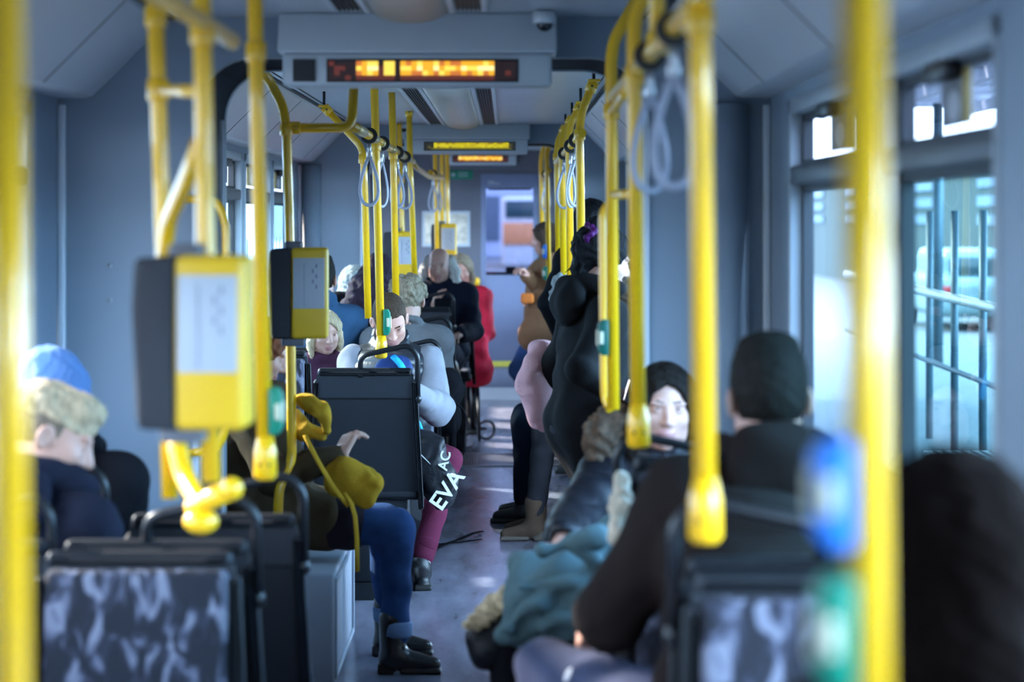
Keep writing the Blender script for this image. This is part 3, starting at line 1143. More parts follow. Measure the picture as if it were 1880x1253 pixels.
m.tube([P(352, 935, 4.72), P(425, 898, 4.66)], [0.020, 0.022], 16)
m.ball(P(425, 898, 4.66), 0.024)
m.ball(P(369, 958, 4.70), (0.036, 0.03, 0.026))
m.build('knob', YEL, ht)
pole('yellow pole with a green button, hanging in front of the olive-coated woman', [(466, -80, 5.32), (470, 95, 5.32), (487, 862, 5.32)], fit=True, collars=(95,), buttons=((755, 0.105, GREEN, 1, GB),))
m = thing('seat_guard_hoop', 'thin yellow hoop half hidden behind the large validator', 'handrail', P(360, 830, 7.15))
MB().tube(fillet([P(345, 366, 7.25), P(350, 366, 7.15), P(398, 366, 7.15), P(415, 410, 7.15), P(415, 790, 7.15), P(398, 828, 7.15), P(350, 832, 7.15), P(345, 832, 7.25)], 0.06), 0.013, 12).build('tube', YEL, m)
# articulation pole with the middle validator
ep = pole('yellow pole beyond the joint carrying the middle ticket validator', [(474, 118, 8.2), (497, 152, 8.3), (520, 196, 8.3), (526, 240, 8.3), (532, 440, 8.3), (536, 850, 8.3), (512, 893, 8.25), (508, 1045, 8.25)], collars=(238,), rad=0.10)
m = MB()
m.tube(fillet([P(527, 235, 8.3), P(646, 235, 8.4), P(650, 150, 8.42)], 0.05), RP, 16)
clamp(m, P(540, 235, 8.31), (1, 0, 0))
m.build('cross_arm', YEL, ep)

# overhead rails
def rail(label, x, ya, yb, z=1.99, gap=None):
    t = thing('overhead_rail', label, 'handrail', (x, ya, z))
    m = MB()
    m.tube([(x, ya, z), (x, yb, z)], RP, 16)
    m.build('tube', YEL, t)
    return t


rail('yellow overhead rail running above the near seats on the validator side', -0.56, 0.8, 4.78, 2.01)
rail('yellow overhead rail running above the near single seats by the platform windows', 0.30, 0.8, 6.62, 1.99)
r2 = rail('overhead rail with grey strap loops leading away behind the first sign', -0.56, 8.42, 14.0, 1.985)
for k in range(6):
    y = 8.7 + 0.85 * k
    MB().tube([(-0.56, y, 1.985), (-0.56, y + 0.5, 1.985)], RP + 0.002, 16).build('metal_sleeve', BRASSY, r2)
rail('overhead rail with strap loops above the standing woman', 0.30, 9.3, 14.2, 1.985)
rail('overhead rail in the last section by the wall map', -0.56, 17.2, 20.6, 1.985)
rail('overhead rail in the last section beside the cab door', 0.30, 16.6, 20.2, 1.985)

# left row, middle section
pole('yellow pole with a green button rising in front of the reading man in the vest', [(687, 150, 10.05), (690, 265, 10.05), (700, 648, 10.05)], fit=True, collars=(268,), buttons=((592, 0.11, GREEN, 1, GB),))
pole('slanted yellow pole bolted to the cove, turning down beside the purple-black hair', [(595, 196, 11.5), (664, 270, 11.5), (668, 300, 11.5), (676, 585, 11.5)], collars=(292,), flange=True)
pole('yellow pole rising behind the bowed head of the man in the vest', [(719, 165, 11.6), (722, 280, 11.6), (727, 560, 11.6)], collars=(285,))
pole('yellow pole with a green button right behind the head of the vest man', [(751, 200, 13.6), (753, 300, 13.6), (764, 572, 13.6)], fit=True, flange=True, buttons=((545, 0.11, GREEN, 1, GB),))
pole('orange-yellow pole carrying the small third validator', [(733, 240, 15.2), (738, 400, 15.2), (741, 540, 15.2)], collars=(330,))
pole('yellow pole arching off the second gangway toward the wall map', [(752, 290, 15.9), (765, 308, 16.0), (790, 326, 17.2), (812, 326, 17.6)], rad=0.3)
pole('thin yellow pole ending in front of the bald man\'s face', [(799, 285, 18.5), (800, 330, 18.5), (804, 530, 18.5)], fit=True, collars=(320,))
pole('thin yellow pole carrying the farthest small validator', [(821, 285, 18.8), (822, 420, 18.8), (824, 500, 18.8)])
pole('thin yellow pole between the two poles before the wall map', [(811, 285, 19.8), (812, 520, 19.8)])

# right row
pole('large blurred yellow pole nearest of all, with a blue and a green button', [(1582, -80, 1.87), (1597, 1420, 1.87)],
     buttons=((905, 0.085, BLUE, -1, BB), (1160, 0.09, GREEN, -1, GB)))
pole('yellow pole hanging down in front of the brown-jacketed man', [(1281, -80, 3.6), (1285, 60, 3.6), (1295, 968, 3.6)], fit=True, collars=(35,))
pole('yellow pole hanging down beside the dark-haired seated woman\'s face', [(1196, -40, 5.37), (1168, 25, 5.37), (1164, 60, 5.37), (1172, 803, 5.37)], fit=True, collars=(140,), rad=0.12)
rp = pole('yellow pole with a dark green button in front of the standing woman', [(1180, -20, 6.6), (1128, 72, 6.6), (1122, 110, 6.6), (1126, 752, 6.6)], collars=(205,), rad=0.15, buttons=((620, 0.10, mat('dark_green_button', (0.0, 0.085, 0.06), 0.4), -1, GB),))
m = MB()
m.tube(fillet([P(1165, 357, 5.6), P(1127, 357, 6.55)], 0.03), RP * 0.7, 12)
m.tube(fillet([P(1120, 372, 6.72), P(1107, 392, 6.72), P(1110, 700, 6.72), P(1112, 735, 6.72), P(1122, 752, 6.7)], 0.06), RP * 0.8, 14)
m.tube([P(1124, 205, 6.6), P(1162, 150, 5.45)], RP * 0.7, 12)
m.build('guard_loop', YEL, rp)
sp = pole('short yellow ceiling hanger holding the rail above the near single seats', [(1205, -80, 4.7), (1208, 92, 4.7)], collars=(80,))
pole('yellow pole bending up to the cove just past the first sign, before the standing woman', [(1090, 150, 9.4), (1068, 205, 9.4), (1064, 235, 9.4), (1069, 640, 9.4)], collars=(247,), flange=True, rad=0.18)
pole('second yellow pole along the row curving to the cove behind the standing woman', [(1066, 190, 11.2), (1047, 230, 11.2), (1044, 260, 11.2), (1049, 585, 11.2)], collars=(270,), flange=True, rad=0.18)
pole('third yellow pole along the row curving to the cove behind the standing woman', [(1050, 215, 12.6), (1034, 245, 12.6), (1031, 270, 12.6), (1036, 540, 12.6)], collars=(278,), flange=True, rad=0.18)
pole('fourth yellow pole along the row curving to the cove, farthest before the second gangway', [(1038, 232, 14.0), (1025, 255, 14.0), (1022, 280, 14.0), (1026, 520, 14.0)], collars=(288,), flange=True, rad=0.18)
pole('yellow pole by the cab door with blue and green buttons, the nearer of two', [(1010, 262, 16.9), (1003, 285, 16.9), (1004, 300, 16.9), (1008, 535, 16.9)], flange=True, rad=0.15,
     buttons=((462, 0.10, BLUE, -1, BB), (502, 0.10, GREEN, -1, GB)))
pole('yellow pole by the cab door with blue and green buttons, the farther of two', [(1006, 255, 19.2), (995, 278, 19.2), (993, 300, 19.2), (997, 505, 19.2)], flange=True, rad=0.2,
     buttons=((452, 0.10, BLUE, -1, BB), (482, 0.10, GREEN, -1, GB)))


# strap loops
def strap_proto(loc):
    t = thing('hand_strap', None, 'hand strap', loc)
    x, y, z = loc
    m = MB()
    m.tube([(x, y - 0.022, z), (x, y + 0.022, z)], RP + 0.016, 18)
    m.build('clamp_ring', RUBBER, t)
    m = MB()
    m.tube([(x, y, z - 0.02), (x, y, z - 0.085)], 0.009, 10)
    m.box((x, y, z - 0.07), (0.022, 0.014, 0.035), bev=0.004)
    m.build('clasp', STEEL, t)
    pts = []
    for i in range(26):
        a = 2 * pi * i / 26
        s = 0.5 - 0.5 * cos(a)
        pts.append((x + 0.045 * sin(a) * (0.25 + 0.95 * s ** 0.8) * 0.95, y, z - 0.085 - 0.20 * s))
    m = MB()
    m.tube(pts, 0.004, 8, closed=True, flat=(0.0035, 0.007))
    m.build('loop', STRAP, t)
    return t


strap0 = strap_proto((-0.56, 9.55, 1.985))
for ch in strap0.children:
    if not ch.name.startswith('clamp'):
        ch.rotation_euler = (0, 0, 0.2)
straps = [((-0.56, 9.55), 'grey strap loop hanging nearest on the rail before the vest man\'s pole', 0.2)]
for (x, y, z, rz, lab) in ((-0.56, 10.55, 1.985, 0.9, 'grey strap loop hanging just behind the vest man\'s pole'),
                           (-0.56, 12.0, 1.985, 0.5, 'grey strap loop hanging third along the rail behind the first sign'),
                           (-0.56, 12.9, 1.985, 0.1, 'grey strap loop hanging last on the rail, by the fitted end pole'),
                           (0.30, 10.1, 1.985, 0.5, 'grey strap loop above the standing woman, nearest on her rail'),
                           (0.30, 10.9, 1.985, 1.0, 'grey strap loop above the standing woman, second on her rail'),
                           (0.30, 12.2, 1.985, 0.2, 'grey strap loop above the standing woman, third on her rail'),
                           (0.30, 4.9, 1.99, 0.3, 'blurred strap loop hanging near the end panel by the dark-haired seated woman'),
                           (0.30, 4.2, 1.99, 0.1, 'blurred strap loop hanging behind the pole of the brown-jacketed man'),
                           (-0.56, 17.9, 1.985, 0.3, 'far strap loop hanging before the wall map, nearer one'),
                           (-0.56, 18.9, 1.985, 0.1, 'far strap loop hanging before the wall map, farther one'),
                           (0.30, 17.9, 1.985, 0.6, 'far strap loop hanging beside the cab door poles')):
    c = copy_tree(strap0)
    c.location = (x, y, z)
    for ch in c.children:
        if not ch.name.startswith('clamp'):
            ch.rotation_euler = (0, 0, rz)
    c['label'] = lab
strap0['label'] = straps[0][2] if False else 'grey strap loop hanging nearest on the rail before the vest man\'s pole'
for o in [o for o in COL.objects if o.name.startswith('hand_strap')]:
    o['group'] = 'hand straps on the overhead rails'


# ticket validators
def validator(label, c, rz, s=1.0):
    """Padded charcoal reader with a yellow side panel carrying a white notice."""
    t = thing('ticket_validator', label, 'ticket validator', c, group='ticket validators')
    w, h, d = 0.205 * s, 0.315 * s, 0.13 * s
    m = MB().box((0.038, 0, 0), (0.128 * s, d, h), bev=0.014, seg=3)
    o = m.build('yellow_case', OCHRE, None)
    o.parent = t
    m = MB()
    poly = [(-0.026, -0.5), (-0.026, 0.5), (-0.098, 0.485), (-0.104, 0.2), (-0.094, -0.47), (-0.085, -0.5)]
    m.prism([(p[0], p[1] * h) for p in poly], d * 1.08, Matrix.Translation((0, -d * 0.54, 0)), bev=0.012)
    o = m.build('reader_body', mat('validator_foam', (0.022, 0.022, 0.028), 0.8, bump=0.3, bscale=200), None)
    o.parent = t
    m = MB().box((0.036, -d / 2 - 0.001, 0.035), (0.108, 0.004, 0.175), bev=0.001)
    o = m.build('notice', LABELW, None)
    o.parent = t
    n = MB()
    rnd = random.Random(4)
    for k in range(5):
        n.box((0.062 - 0.012 * (k % 2), -d / 2 - 0.0035, 0.095 - 0.018 * k), (0.006, 0.002, 0.014))
    n.box((0.02, -d / 2 - 0.0035, 0.03), (0.002, 0.002, 0.15))
    q = n.build('notice_print', mat('notice_ink', (0.22, 0.22, 0.28), 0.6), None)
    q.parent = o
    for (yy, zz, sx) in ((0.0, -h / 2 - 0.012, 0.08), (0.03, h / 2 + 0.006, 0.06)):
        o = MB().box((-0.02, yy, zz), (sx, 0.055, 0.03), bev=0.006).build('mounting', mat('mounting_grey', (0.12, 0.12, 0.14), 0.5), None)
        o.parent = t
    t.rotation_euler = (0, 0, rz)
    return t


validator('large blurred ticket validator, black and yellow with a white notice, nearest one', P(357, 627, 4.28), -0.06)
validator('ticket validator on the middle pole beyond the joint, beside the olive-coated woman', P(549, 538, 8.14), 0.05)
validator('small ticket validator between the poles behind the vest man\'s head', P(733, 470, 15.115), 0.0)
validator('smallest ticket validator, in front of the wall map', P(815, 447, 18.715), 0.0)

# ------------------------------------------------------------------ seats
def seat_proto(side):
    """Tram seat: fabric front towards local +y, plastic shell behind; grab handle at local side*x."""
    t = thing('tram_seat', None, 'seat', (0, 0, 0))
    # shell: tapered panel, wider below
    m = MB()
    w0, w1 = 0.235, 0.205
    def pan(z0, z1, a0, a1, y0, y1, mi, th=0.028):
        for s in (0,):
            pts = [(-a0, y0, z0), (a0, y0, z0), (a1, y1, z1), (-a1, y1, z1)]
            b = [(p[0], p[1] + th, p[2]) for p in pts]
            V = [m.bm.verts.new(p) for p in pts + b]
            for f in ((0, 1, 2, 3), (7, 6, 5, 4), (0, 4, 5, 1), (1, 5, 6, 2), (2, 6, 7, 3), (3, 7, 4, 0)):
                fc = m.bm.faces.new([V[i] for i in f])
                fc.material_index = mi
    pan(0.36, 0.80, 0.238, 0.215, -0.205, -0.255, 0)
    pan(0.80, 0.905, 0.216, 0.206, -0.262, -0.274, 1)
    m.box((0, -0.262, 0.915), (0.405, 0.05, 0.035), bev=0.015, mi=1, seg=3)
    for s in (-1, 1):
        m.box((s * 0.224, -0.22, 0.60), (0.022, 0.075, 0.56), R=Matrix.Rotation(-s * 0.05, 3, 'Y') @ Matrix.Rotation(0.10, 3, 'X'), bev=0.008)
    bmesh.ops.bevel(m.bm, geom=[e for e in m.bm.edges if e.is_manifold and e.calc_length() > 0.3], offset=0.005, segments=2, affect='EDGES')
    o = m.build('seat_shell', [CHAR, CHARL], None)
    o.parent = t
    m = MB()
    m.box((0, -0.205, 0.67), (0.40, 0.05, 0.46), R=Matrix.Rotation(0.10, 3, 'X'), bev=0.022, seg=3)
    o = m.build('backrest', MOQ, None)
    o.parent = t
    m = MB()
    m.box((0, 0.02, 0.425), (0.42, 0.44, 0.055), bev=0.022, seg=3)
    o = m.build('seat_cushion', MOQ, None)
    o.parent = t
    m = MB()
    m.box((0, 0.0, 0.385), (0.44, 0.44, 0.03), bev=0.008)
    m.box((0, -0.02, 0.185), (0.36, 0.34, 0.37), bev=0.012)
    o = m.build('pedestal', CHAR, None)
    o.parent = t
    if side:
        m = MB()
        x1, x0 = side * 0.205, -side * 0.02
        m.tube(fillet([(x0, -0.262, 0.90), (x0, -0.285, 0.985), (x1 - side * 0.02, -0.285, 1.03), (x1 + side * 0.02, -0.285, 0.99), (x1 + side * 0.02, -0.26, 0.80)], 0.055), 0.012, 12)
        m.ball((x0, -0.262, 0.905), (0.022, 0.022, 0.018), u=12, v=8)
        m.ball((x1 + side * 0.02, -0.258, 0.80), (0.018, 0.022, 0.022), u=12, v=8)
        o = m.build('grab_handle', BLACK, None)
        o.parent = t
    return t


SEATS = {1: None, -1: None, 0: None}


def seat(label, x, y, h, z=0.0, side=0, wide=1.0, foot=True):
    if SEATS[side] is None:
        SEATS[side] = o = seat_proto(side)
    else:
        o = copy_tree(SEATS[side])
    o.location = (x, y, z)
    o.rotation_euler = (0, 0, -radians(h))
    o.scale = (wide, 1, 1)
    if z > 0.02 and foot:
        q = MB().box((0, -0.02, -z / 2), (0.36, 0.34, z + 0.002)).build('foot_block', CHAR, None)
        q.parent = o
    o['label'] = label
    o['group'] = 'tram seats'
    return o


# h = 180 faces the camera, 0 faces ahead
seat('patterned seat nearest the camera on the validator side, facing back', -0.80, 5.10 - 0.25, 180, -0.01, 0)
seat('dark-backed seat directly behind the nearest patterned one, back to back with it', -0.78, 5.20 + 0.28, 0, 0.0, 1)
seat('dark-backed window seat of the blond passenger in the hoodie', -1.185, 5.20 + 0.28, 0, 0.0, 1, 0.78)
seat('empty dark-backed aisle seat beside the passenger with the blue cap', -0.73, 6.10, 0, -0.02, 1)
seat('dark-backed window seat of the passenger with the blue cap', -1.18, 6.10, 0, 0.0, 1, 0.82)
seat('charcoal seat back standing in front of the reading man in the vest', -0.605, 10.0 + 0.28, 0, 0.075, 1)
seat('patterned seat beside the blond child, facing back', -1.10, 10.25, 180, 0.12, 0)
seat('seat of the man in the quilted vest, facing back', -0.56, 11.40, 180, -0.02, -1)
seat('window seat of the small blond child', -1.07, 11.50, 180, 0.0, 0)
seat('seat back to back with the vest man\'s, under the curly fair-haired passenger', -0.56, 12.15, 0, 0.0, 1)
seat('window seat of the passenger in the denim jacket', -1.07, 12.15, 0, 0.06, 1)
seat('seat behind the curly-haired passenger, facing back with a black handle', -0.55, 13.75, 0, 0.05, 1)
seat('tall dark seat back in front of the bald man in the navy coat', -0.575, 15.7, 0, 0.13, 1)
seat('seat of the bald man in the navy coat', -0.47, 16.75, 180, 0.12, 0)
seat('patterned single seat nearest by the platform window, facing back', 0.505, 3.75 - 0.26, 180, 0.15, 0, 1, False)
seat('single seat under the brown-jacketed man, back to back with the nearest patterned one', 0.505, 3.90 + 0.28, 0, 0.15, -1, 1, False)
seat('second patterned single seat, in front of the dark-haired seated woman', 0.505, 5.55 - 0.25, 180, 0.15, 0, 1, False)
seat('dark single seat back to back with the second patterned one, with a black handle', 0.49, 5.62 + 0.28, 0, 0.10, -1, 1, False)
seat('single seat of the dark-haired woman in the puffer jacket', 0.50, 6.91, 180, 0.05, 0, 1, False)
seat('single seat at the lower corner under the passenger with long dark brown hair', 0.50, 2.35, 0, 0.15, 0, 1, False)
# sideways seat on its grey plinth just past the joint
seat('sideways seat of the olive-coated woman on the grey plinth', -0.98, 8.70, 90, 0.05, 0, 1, False)
seat('sideways seat by the door, half hidden behind the standing woman', 0.50, 12.75, 270, 0.02, 0)
seat('sideways seat next to the door, wholly behind the standing woman', 0.50, 12.05, 270, 0.02, 0)
seat('last seat under the passenger in the red jacket', -0.42, 18.3, 180, 0.12, 0)

pl = thing('seat_plinth', 'pale grey seat plinth with a recessed panel beside the ankle boots', 'plinth', (-1.0, 8.7, 0))
m = MB()
m.box((-0.985, 8.72, 0.20), (0.76, 1.0, 0.40), bev=0.012)
m.build('plinth_box', mat('plinth_grey', (0.36, 0.38, 0.44), 0.45, var=0.05), pl)
m = MB()
for (y, z, sy, sz) in ((8.25, 0.2, 0.02, 0.34), (9.17, 0.2, 0.02, 0.34), (8.71, 0.37, 0.94, 0.02), (8.71, 0.035, 0.94, 0.02)):
    m.box((-0.602, y, z), (0.014, sy, sz), bev=0.004)
m.build('panel_frame', mat('plinth_frame', (0.42, 0.45, 0.52), 0.4), pl)
rp2 = thing('seat_riser', 'grey step carrying the single seats by the platform windows', 'plinth', (0.53, 5, 0))
MB().box((0.53, 4.05, 0.075), (0.56, 4.1, 0.15), bev=0.01).build('riser_box', mat('plinth_grey', (0.36, 0.38, 0.44), 0.45), rp2)

# window posters hung in the vent panes
def poster(label, c, w, h, side):
    t = thing('window_poster', label, 'poster', c, group='posters in the vent windows')
    x, y, z = c
    MB().box(c, (0.004, w, h)).build('sheet', mat('poster_grey', (0.16, 0.16, 0.18), 0.6, var=0.3, vscale=12), t)
    MB().box((x - side * 0.003, y - w * 0.38, z), (0.003, w * 0.24, h)).build('ochre_strip', mat('poster_ochre', (0.40, 0.28, 0.08), 0.6), t)
    m = MB()
    m.ball((x - side * 0.003, y + w * 0.05, z - h * 0.18), (0.003, w * 0.22, h * 0.26))
    m.build('pale_figure', mat('poster_pale', (0.45, 0.45, 0.48), 0.6), t)


poster('grey and ochre notice in the vent pane of the nearest platform window', (XR + 0.042, 4.46, 1.885), 0.30, 0.12, 1)
poster('grey and ochre notice in the vent pane of the farther platform window', (XR + 0.042, 6.0, 1.885), 0.36, 0.12, 1)
poster('notice in the vent pane beside the middle of the three far windows', (XL - 0.042, 13.1, 1.885), 0.5, 0.115, -1)
poster('notice in the vent pane beside the last of the three far windows', (XL - 0.042, 14.6, 1.885), 0.5, 0.115, -1)
poster('notice in the vent pane beside the first of the three far windows', (XL - 0.042, 11.75, 1.885), 0.4, 0.115, -1)
# white lettering strokes on the far side panes
lt = MB()
for (y, z, w, h) in ((12.75, 1.35, 0.05, 0.36), (12.95, 1.35, 0.05, 0.36), (13.15, 1.35, 0.16, 0.05), (13.2, 1.2, 0.05, 0.3), (14.2, 1.35, 0.05, 0.36), (14.4, 1.35, 0.05, 0.36), (14.6, 1.35, 0.05, 0.36), (14.8, 1.35, 0.05, 0.36)):
    lt.box((XL - 0.05, y, z), (0.003, w, h))
tag(lt.build('window_lettering', LABELW, loc=(XL - 0.05, 13.5, 1.2)), 'white letter strokes printed on the far side window panes', 'lettering')
# ------------------------------------------------------------------ people
SKIN = {
    'fair': mat('skin_fair', (0.48, 0.25, 0.19), 0.5, var=0.07, vscale=30),
    'light': mat('skin_light', (0.52, 0.285, 0.22), 0.48, var=0.06, vscale=30),
    'warm': mat('skin_warm', (0.45, 0.26, 0.19), 0.48, var=0.07, vscale=30),
}
LIPS = mat('lips', (0.42, 0.19, 0.17), 0.45)
EYEW = mat('eye_white', (0.62, 0.60, 0.58), 0.25)
IRIS = mat('eye_iris', (0.03, 0.02, 0.014), 0.15)
NAIL = mat('nails', (0.55, 0.33, 0.28), 0.3)


def hair_mat(name, col, var=0.45):
    return mat(name, col, 0.65, spec=0.12, var=var, vscale=22, bump=0.9, bscale=45, stretch=(5, 5, 1.0))


def cloth(name, col, rough=0.85, bump=0.25, bscale=220, var=0.12, spec=0.1):
    return mat(name, col, rough, var=var, vscale=9, bump=bump, bscale=bscale, spec=spec)


def rot_axes(r, f, u, yaw, pitch, roll):
    """Turn a right/forward/up frame: yaw to the person's right, pitch downward, roll to the right."""
    r, f, u = Vector(r), Vector(f), Vector(u)
    q = Quaternion(u, -radians(yaw))
    r, f = q @ r, q @ f
    q = Quaternion(r, -radians(pitch))
    f, u = q @ f, q @ u
    q = Quaternion(f, radians(roll))
    r, u = q @ r, q @ u
    return r, f, u


def ik(a, b, l1, l2, pole):
    """Middle joint between a and b, bent toward pole; b is pulled in when out of reach."""
    a, b, pole = Vector(a), Vector(b), Vector(pole)
    d = b - a
    L = min(d.length, (l1 + l2) * 0.985)
    n = d.normalized()
    b = a + n * L
    x = (l1 * l1 - l2 * l2 + L * L) / (2 * L)
    h = math.sqrt(max(l1 * l1 - x * x, 0.0004))
    p = pole - n * pole.dot(n)
    p = p.normalized() if p.length > 1e-4 else Vector((0, 0, 1))
    return a + n * x + p * h, b


def hand_sdf(wrist, d, n, curl, side, sc=1.0, spread=1.0, thumb_out=0.9):
    """Palm, four fingers of different lengths and a thumb. d: finger direction, n: palm normal, side=+1 right hand."""
    d = Vector(d).normalized()
    n = Vector(n)
    n = (n - d * n.dot(d)).normalized()
    t = d.cross(n) * side          # towards the thumb side
    S = SDF().frame(wrist, t, d, n)
    k = sc
    S.cap((0, -0.045 * k, 0), (0, 0.01 * k, 0), 0.026 * k, 0.027 * k, k=0.01)
    S.box((0.0, 0.048 * k, 0), (0.040 * k, 0.046 * k, 0.0135 * k), 0.0125 * k, k=0.02)
    S.ell((0.026 * k, 0.028 * k, 0.010 * k), (0.018 * k, 0.032 * k, 0.015 * k), k=0.012)
    lens = (0.071, 0.080, 0.075, 0.058)
    xs = (0.030, 0.010, -0.0105, -0.030)
    tips = []
    for i in range(4):
        c = curl[i] if hasattr(curl, '__len__') else curl
        p = Vector((xs[i] * k, (0.090 - 0.004 * abs(i - 1)) * k, 0))
        ang = 0.25 * c
        r = (0.0088, 0.0090, 0.0085, 0.0075)[i] * k
        sp = (0.10, 0.03, -0.04, -0.12)[i] * spread
        for s in range(3):
            ang += c * (0.55, 0.75, 0.5)[s]
            L = lens[i] * (0.45, 0.31, 0.24)[s] * k
            q = p + Vector((sp * L, cos(ang) * L, sin(ang) * L))
            S.cap(p, q, r, r * 0.93, k=0.003)
            p, r = q, r * 0.93
    c = curl[0] if hasattr(curl, '__len__') else curl
    p = Vector((0.030 * k, 0.015 * k, 0.008 * k))
    for s, (L, r) in enumerate(((0.042, 0.0125), (0.032, 0.0105), (0.026, 0.0092))):
        a = thumb_out * (1.0 - 0.35 * s) - 0.25 * c * s
        q = p + Vector((sin(a) * L, cos(a) * L, (0.25 + 0.3 * c) * L)) * k
        S.cap(p, q, r * k, r * 0.92 * k, k=0.004)
        p = q
    return S


def head_sdf(S, fem=False, old=False):
    """Head in its own frame (x right, y forward, z up; origin mid-head). Materials: 0 skin, 1 lips."""
    S.ell((0, -0.012, 0.032), (0.0745, 0.094, 0.086), k=0.03)
    S.ell((0, 0.026, -0.038), (0.060 if not fem else 0.057, 0.064, 0.072), k=0.04)
    S.ell((0, 0.060, -0.093), (0.026 if not fem else 0.020, 0.020, 0.018), k=0.03)
    for s in (-1, 1):
        S.ell((s * 0.048, 0.010, -0.066), (0.018, 0.04, 0.03), k=0.03)           # jaw corners
        S.ell((s * 0.040, 0.058, -0.022), (0.020, 0.020, 0.018), k=0.025)        # cheekbones
        S.ell((s * 0.030, 0.079, 0.026), (0.023, 0.011, 0.007 if fem else 0.009), k=0.014)
        S.ell((s * 0.031, 0.099, 0.006), (0.017, 0.016, 0.011), k=0.010, sub=True)
        S.ell((s * 0.031, 0.0755, 0.006), (0.0155, 0.012, 0.0105), k=0.006)      # closed-in lids
        # ears
        ca, sa = cos(0.5), sin(0.5) * s
        S.ell((s * 0.083, -0.012, -0.006), (0.0075, 0.021, 0.033), k=0.008, R=[[ca, -sa, 0], [sa, ca, 0], [0, 0, 1]])
        S.ell((s * 0.089, -0.006, -0.003), (0.006, 0.010, 0.019), k=0.005, sub=True)
    S.cap((0, 0.083, 0.018), (0, 0.106, -0.027), 0.0075, 0.0115, k=0.014)        # nose
    for s in (-1, 1):
        S.ell((s * 0.0115, 0.094, -0.031), (0.008, 0.010, 0.007), k=0.006)
    S.ell((0, 0.083, -0.0585), (0.024, 0.0115, 0.0062), mi=1, k=0.005)
    S.ell((0, 0.082, -0.0695), (0.020, 0.0115, 0.0068), mi=1, k=0.005)
    S.ell((0, 0.098, -0.0640), (0.024, 0.009, 0.0016), k=0.002, sub=True)


def hair_add(S, style, mi=0):
    if style in ('short', 'crew', 'side'):
        t = {'short': 0.012, 'crew': 0.007, 'side': 0.015}[style]
        S.ell((0, -0.016, 0.048), (0.0755 + t * 0.55, 0.096 + t, 0.078 + t), k=0.02)
        if style == 'short':
            S.ell((0.0, 0.045, 0.108), (0.055, 0.045, 0.020), k=0.03)
            S.ell((0.0, -0.03, 0.118), (0.06, 0.06, 0.02), k=0.03)
        S.box((0, 0.118, -0.062), (0.2, 0.075, 0.132), 0.02, k=0.012, sub=True)
        S.ell((0, -0.018, 0.002), (0.0765, 0.0975, 0.080), k=0.02)
        S.box((0, 0.118, -0.062), (0.2, 0.075, 0.132), 0.02, k=0.012, sub=True)
        S.box((0, -0.02, -0.150), (0.2, 0.2, 0.095), 0.02, k=0.015, sub=True)
        for s in (-1, 1):
            S.ell((s * 0.090, -0.004, -0.012), (0.026, 0.029, 0.042), k=0.006, sub=True)
    elif style == 'undercut':
        S.ell((0, -0.012, 0.048), (0.080, 0.101, 0.080), k=0.02)
        S.ell((0.0, 0.050, 0.092), (0.060, 0.048, 0.030), k=0.03)
        S.ell((0.0, -0.06, 0.075), (0.07, 0.05, 0.045), k=0.03)
        S.box((0, 0.0, -0.095), (0.2, 0.25, 0.112), 0.02, k=0.03, sub=True)
    elif style in ('long', 'child', 'updo', 'messy'):
        S.ell((0, -0.016, 0.038), (0.092, 0.110, 0.098), k=0.02)
        if style != 'updo':
            L = {'long': -0.27, 'child': -0.16, 'messy': -0.16}[style]
            S.chain([(0, -0.06, 0.0), (0, -0.085, -0.10), (0, -0.09, L)], [0.09, 0.075, 0.05], k=0.03)
            for s in (-1, 1):
                S.chain([(s * 0.076, 0.010, 0.06), (s * 0.086, 0.014, -0.05), (s * 0.080, 0.020, L * 0.85)], [0.020, 0.024, 0.018], k=0.02)
        S.ell((0, 0.108, -0.030), (0.072, 0.085, 0.116), k=0.008, sub=True)
        S.box((0, 0.115, -0.19), (0.060, 0.085, 0.13), 0.04, k=0.012, sub=True)
        if style == 'updo':
            S.box((0, 0.06, -0.13), (0.2, 0.075, 0.10), 0.02, k=0.015, sub=True)
            for s in (-1, 1):
                S.ell((s * 0.092, -0.004, -0.012), (0.022, 0.026, 0.036), k=0.006, sub=True)
            S.ell((0, -0.085, 0.035), (0.055, 0.050, 0.065), k=0.03)
            S.ell((0, -0.075, -0.055), (0.045, 0.040, 0.05), k=0.03)
            S.ell((0.01, -0.055, 0.125), (0.05, 0.05, 0.035), k=0.025)
    elif style == 'curly':
        rnd = random.Random(11)
        S.ell((0, -0.02, 0.04), (0.092, 0.108, 0.096), k=0.02)
        for i in range(46):
            a, b = rnd.uniform(0, 2 * pi), rnd.uniform(-0.5, 1.4)
            p = (0.090 * cos(a) * cos(b), -0.02 + 0.104 * sin(a) * cos(b), 0.04 + 0.092 * sin(b))
            if p[1] < 0.05 or p[2] > 0.08:
                S.ell(p, (0.022, 0.022, 0.020), k=0.006)
        S.box((0, 0.125, -0.062), (0.2, 0.085, 0.125), 0.03, k=0.012, sub=True)
    elif style == 'balding':
        S.ell((0, -0.03, 0.01), (0.092, 0.092, 0.075), k=0.02)
        S.box((0, 0.12, 0.0), (0.2, 0.11, 0.3), 0.03, k=0.012, sub=True)
        S.box((0, 0, 0.13), (0.2, 0.2, 0.075), 0.03, k=0.015, sub=True)
        for s in (-1, 1):
            S.chain([(s * 0.085, -0.01, 0.04), (s * 0.10, -0.02, -0.05), (s * 0.10, -0.02, -0.11)], [0.025, 0.035, 0.028], k=0.02)


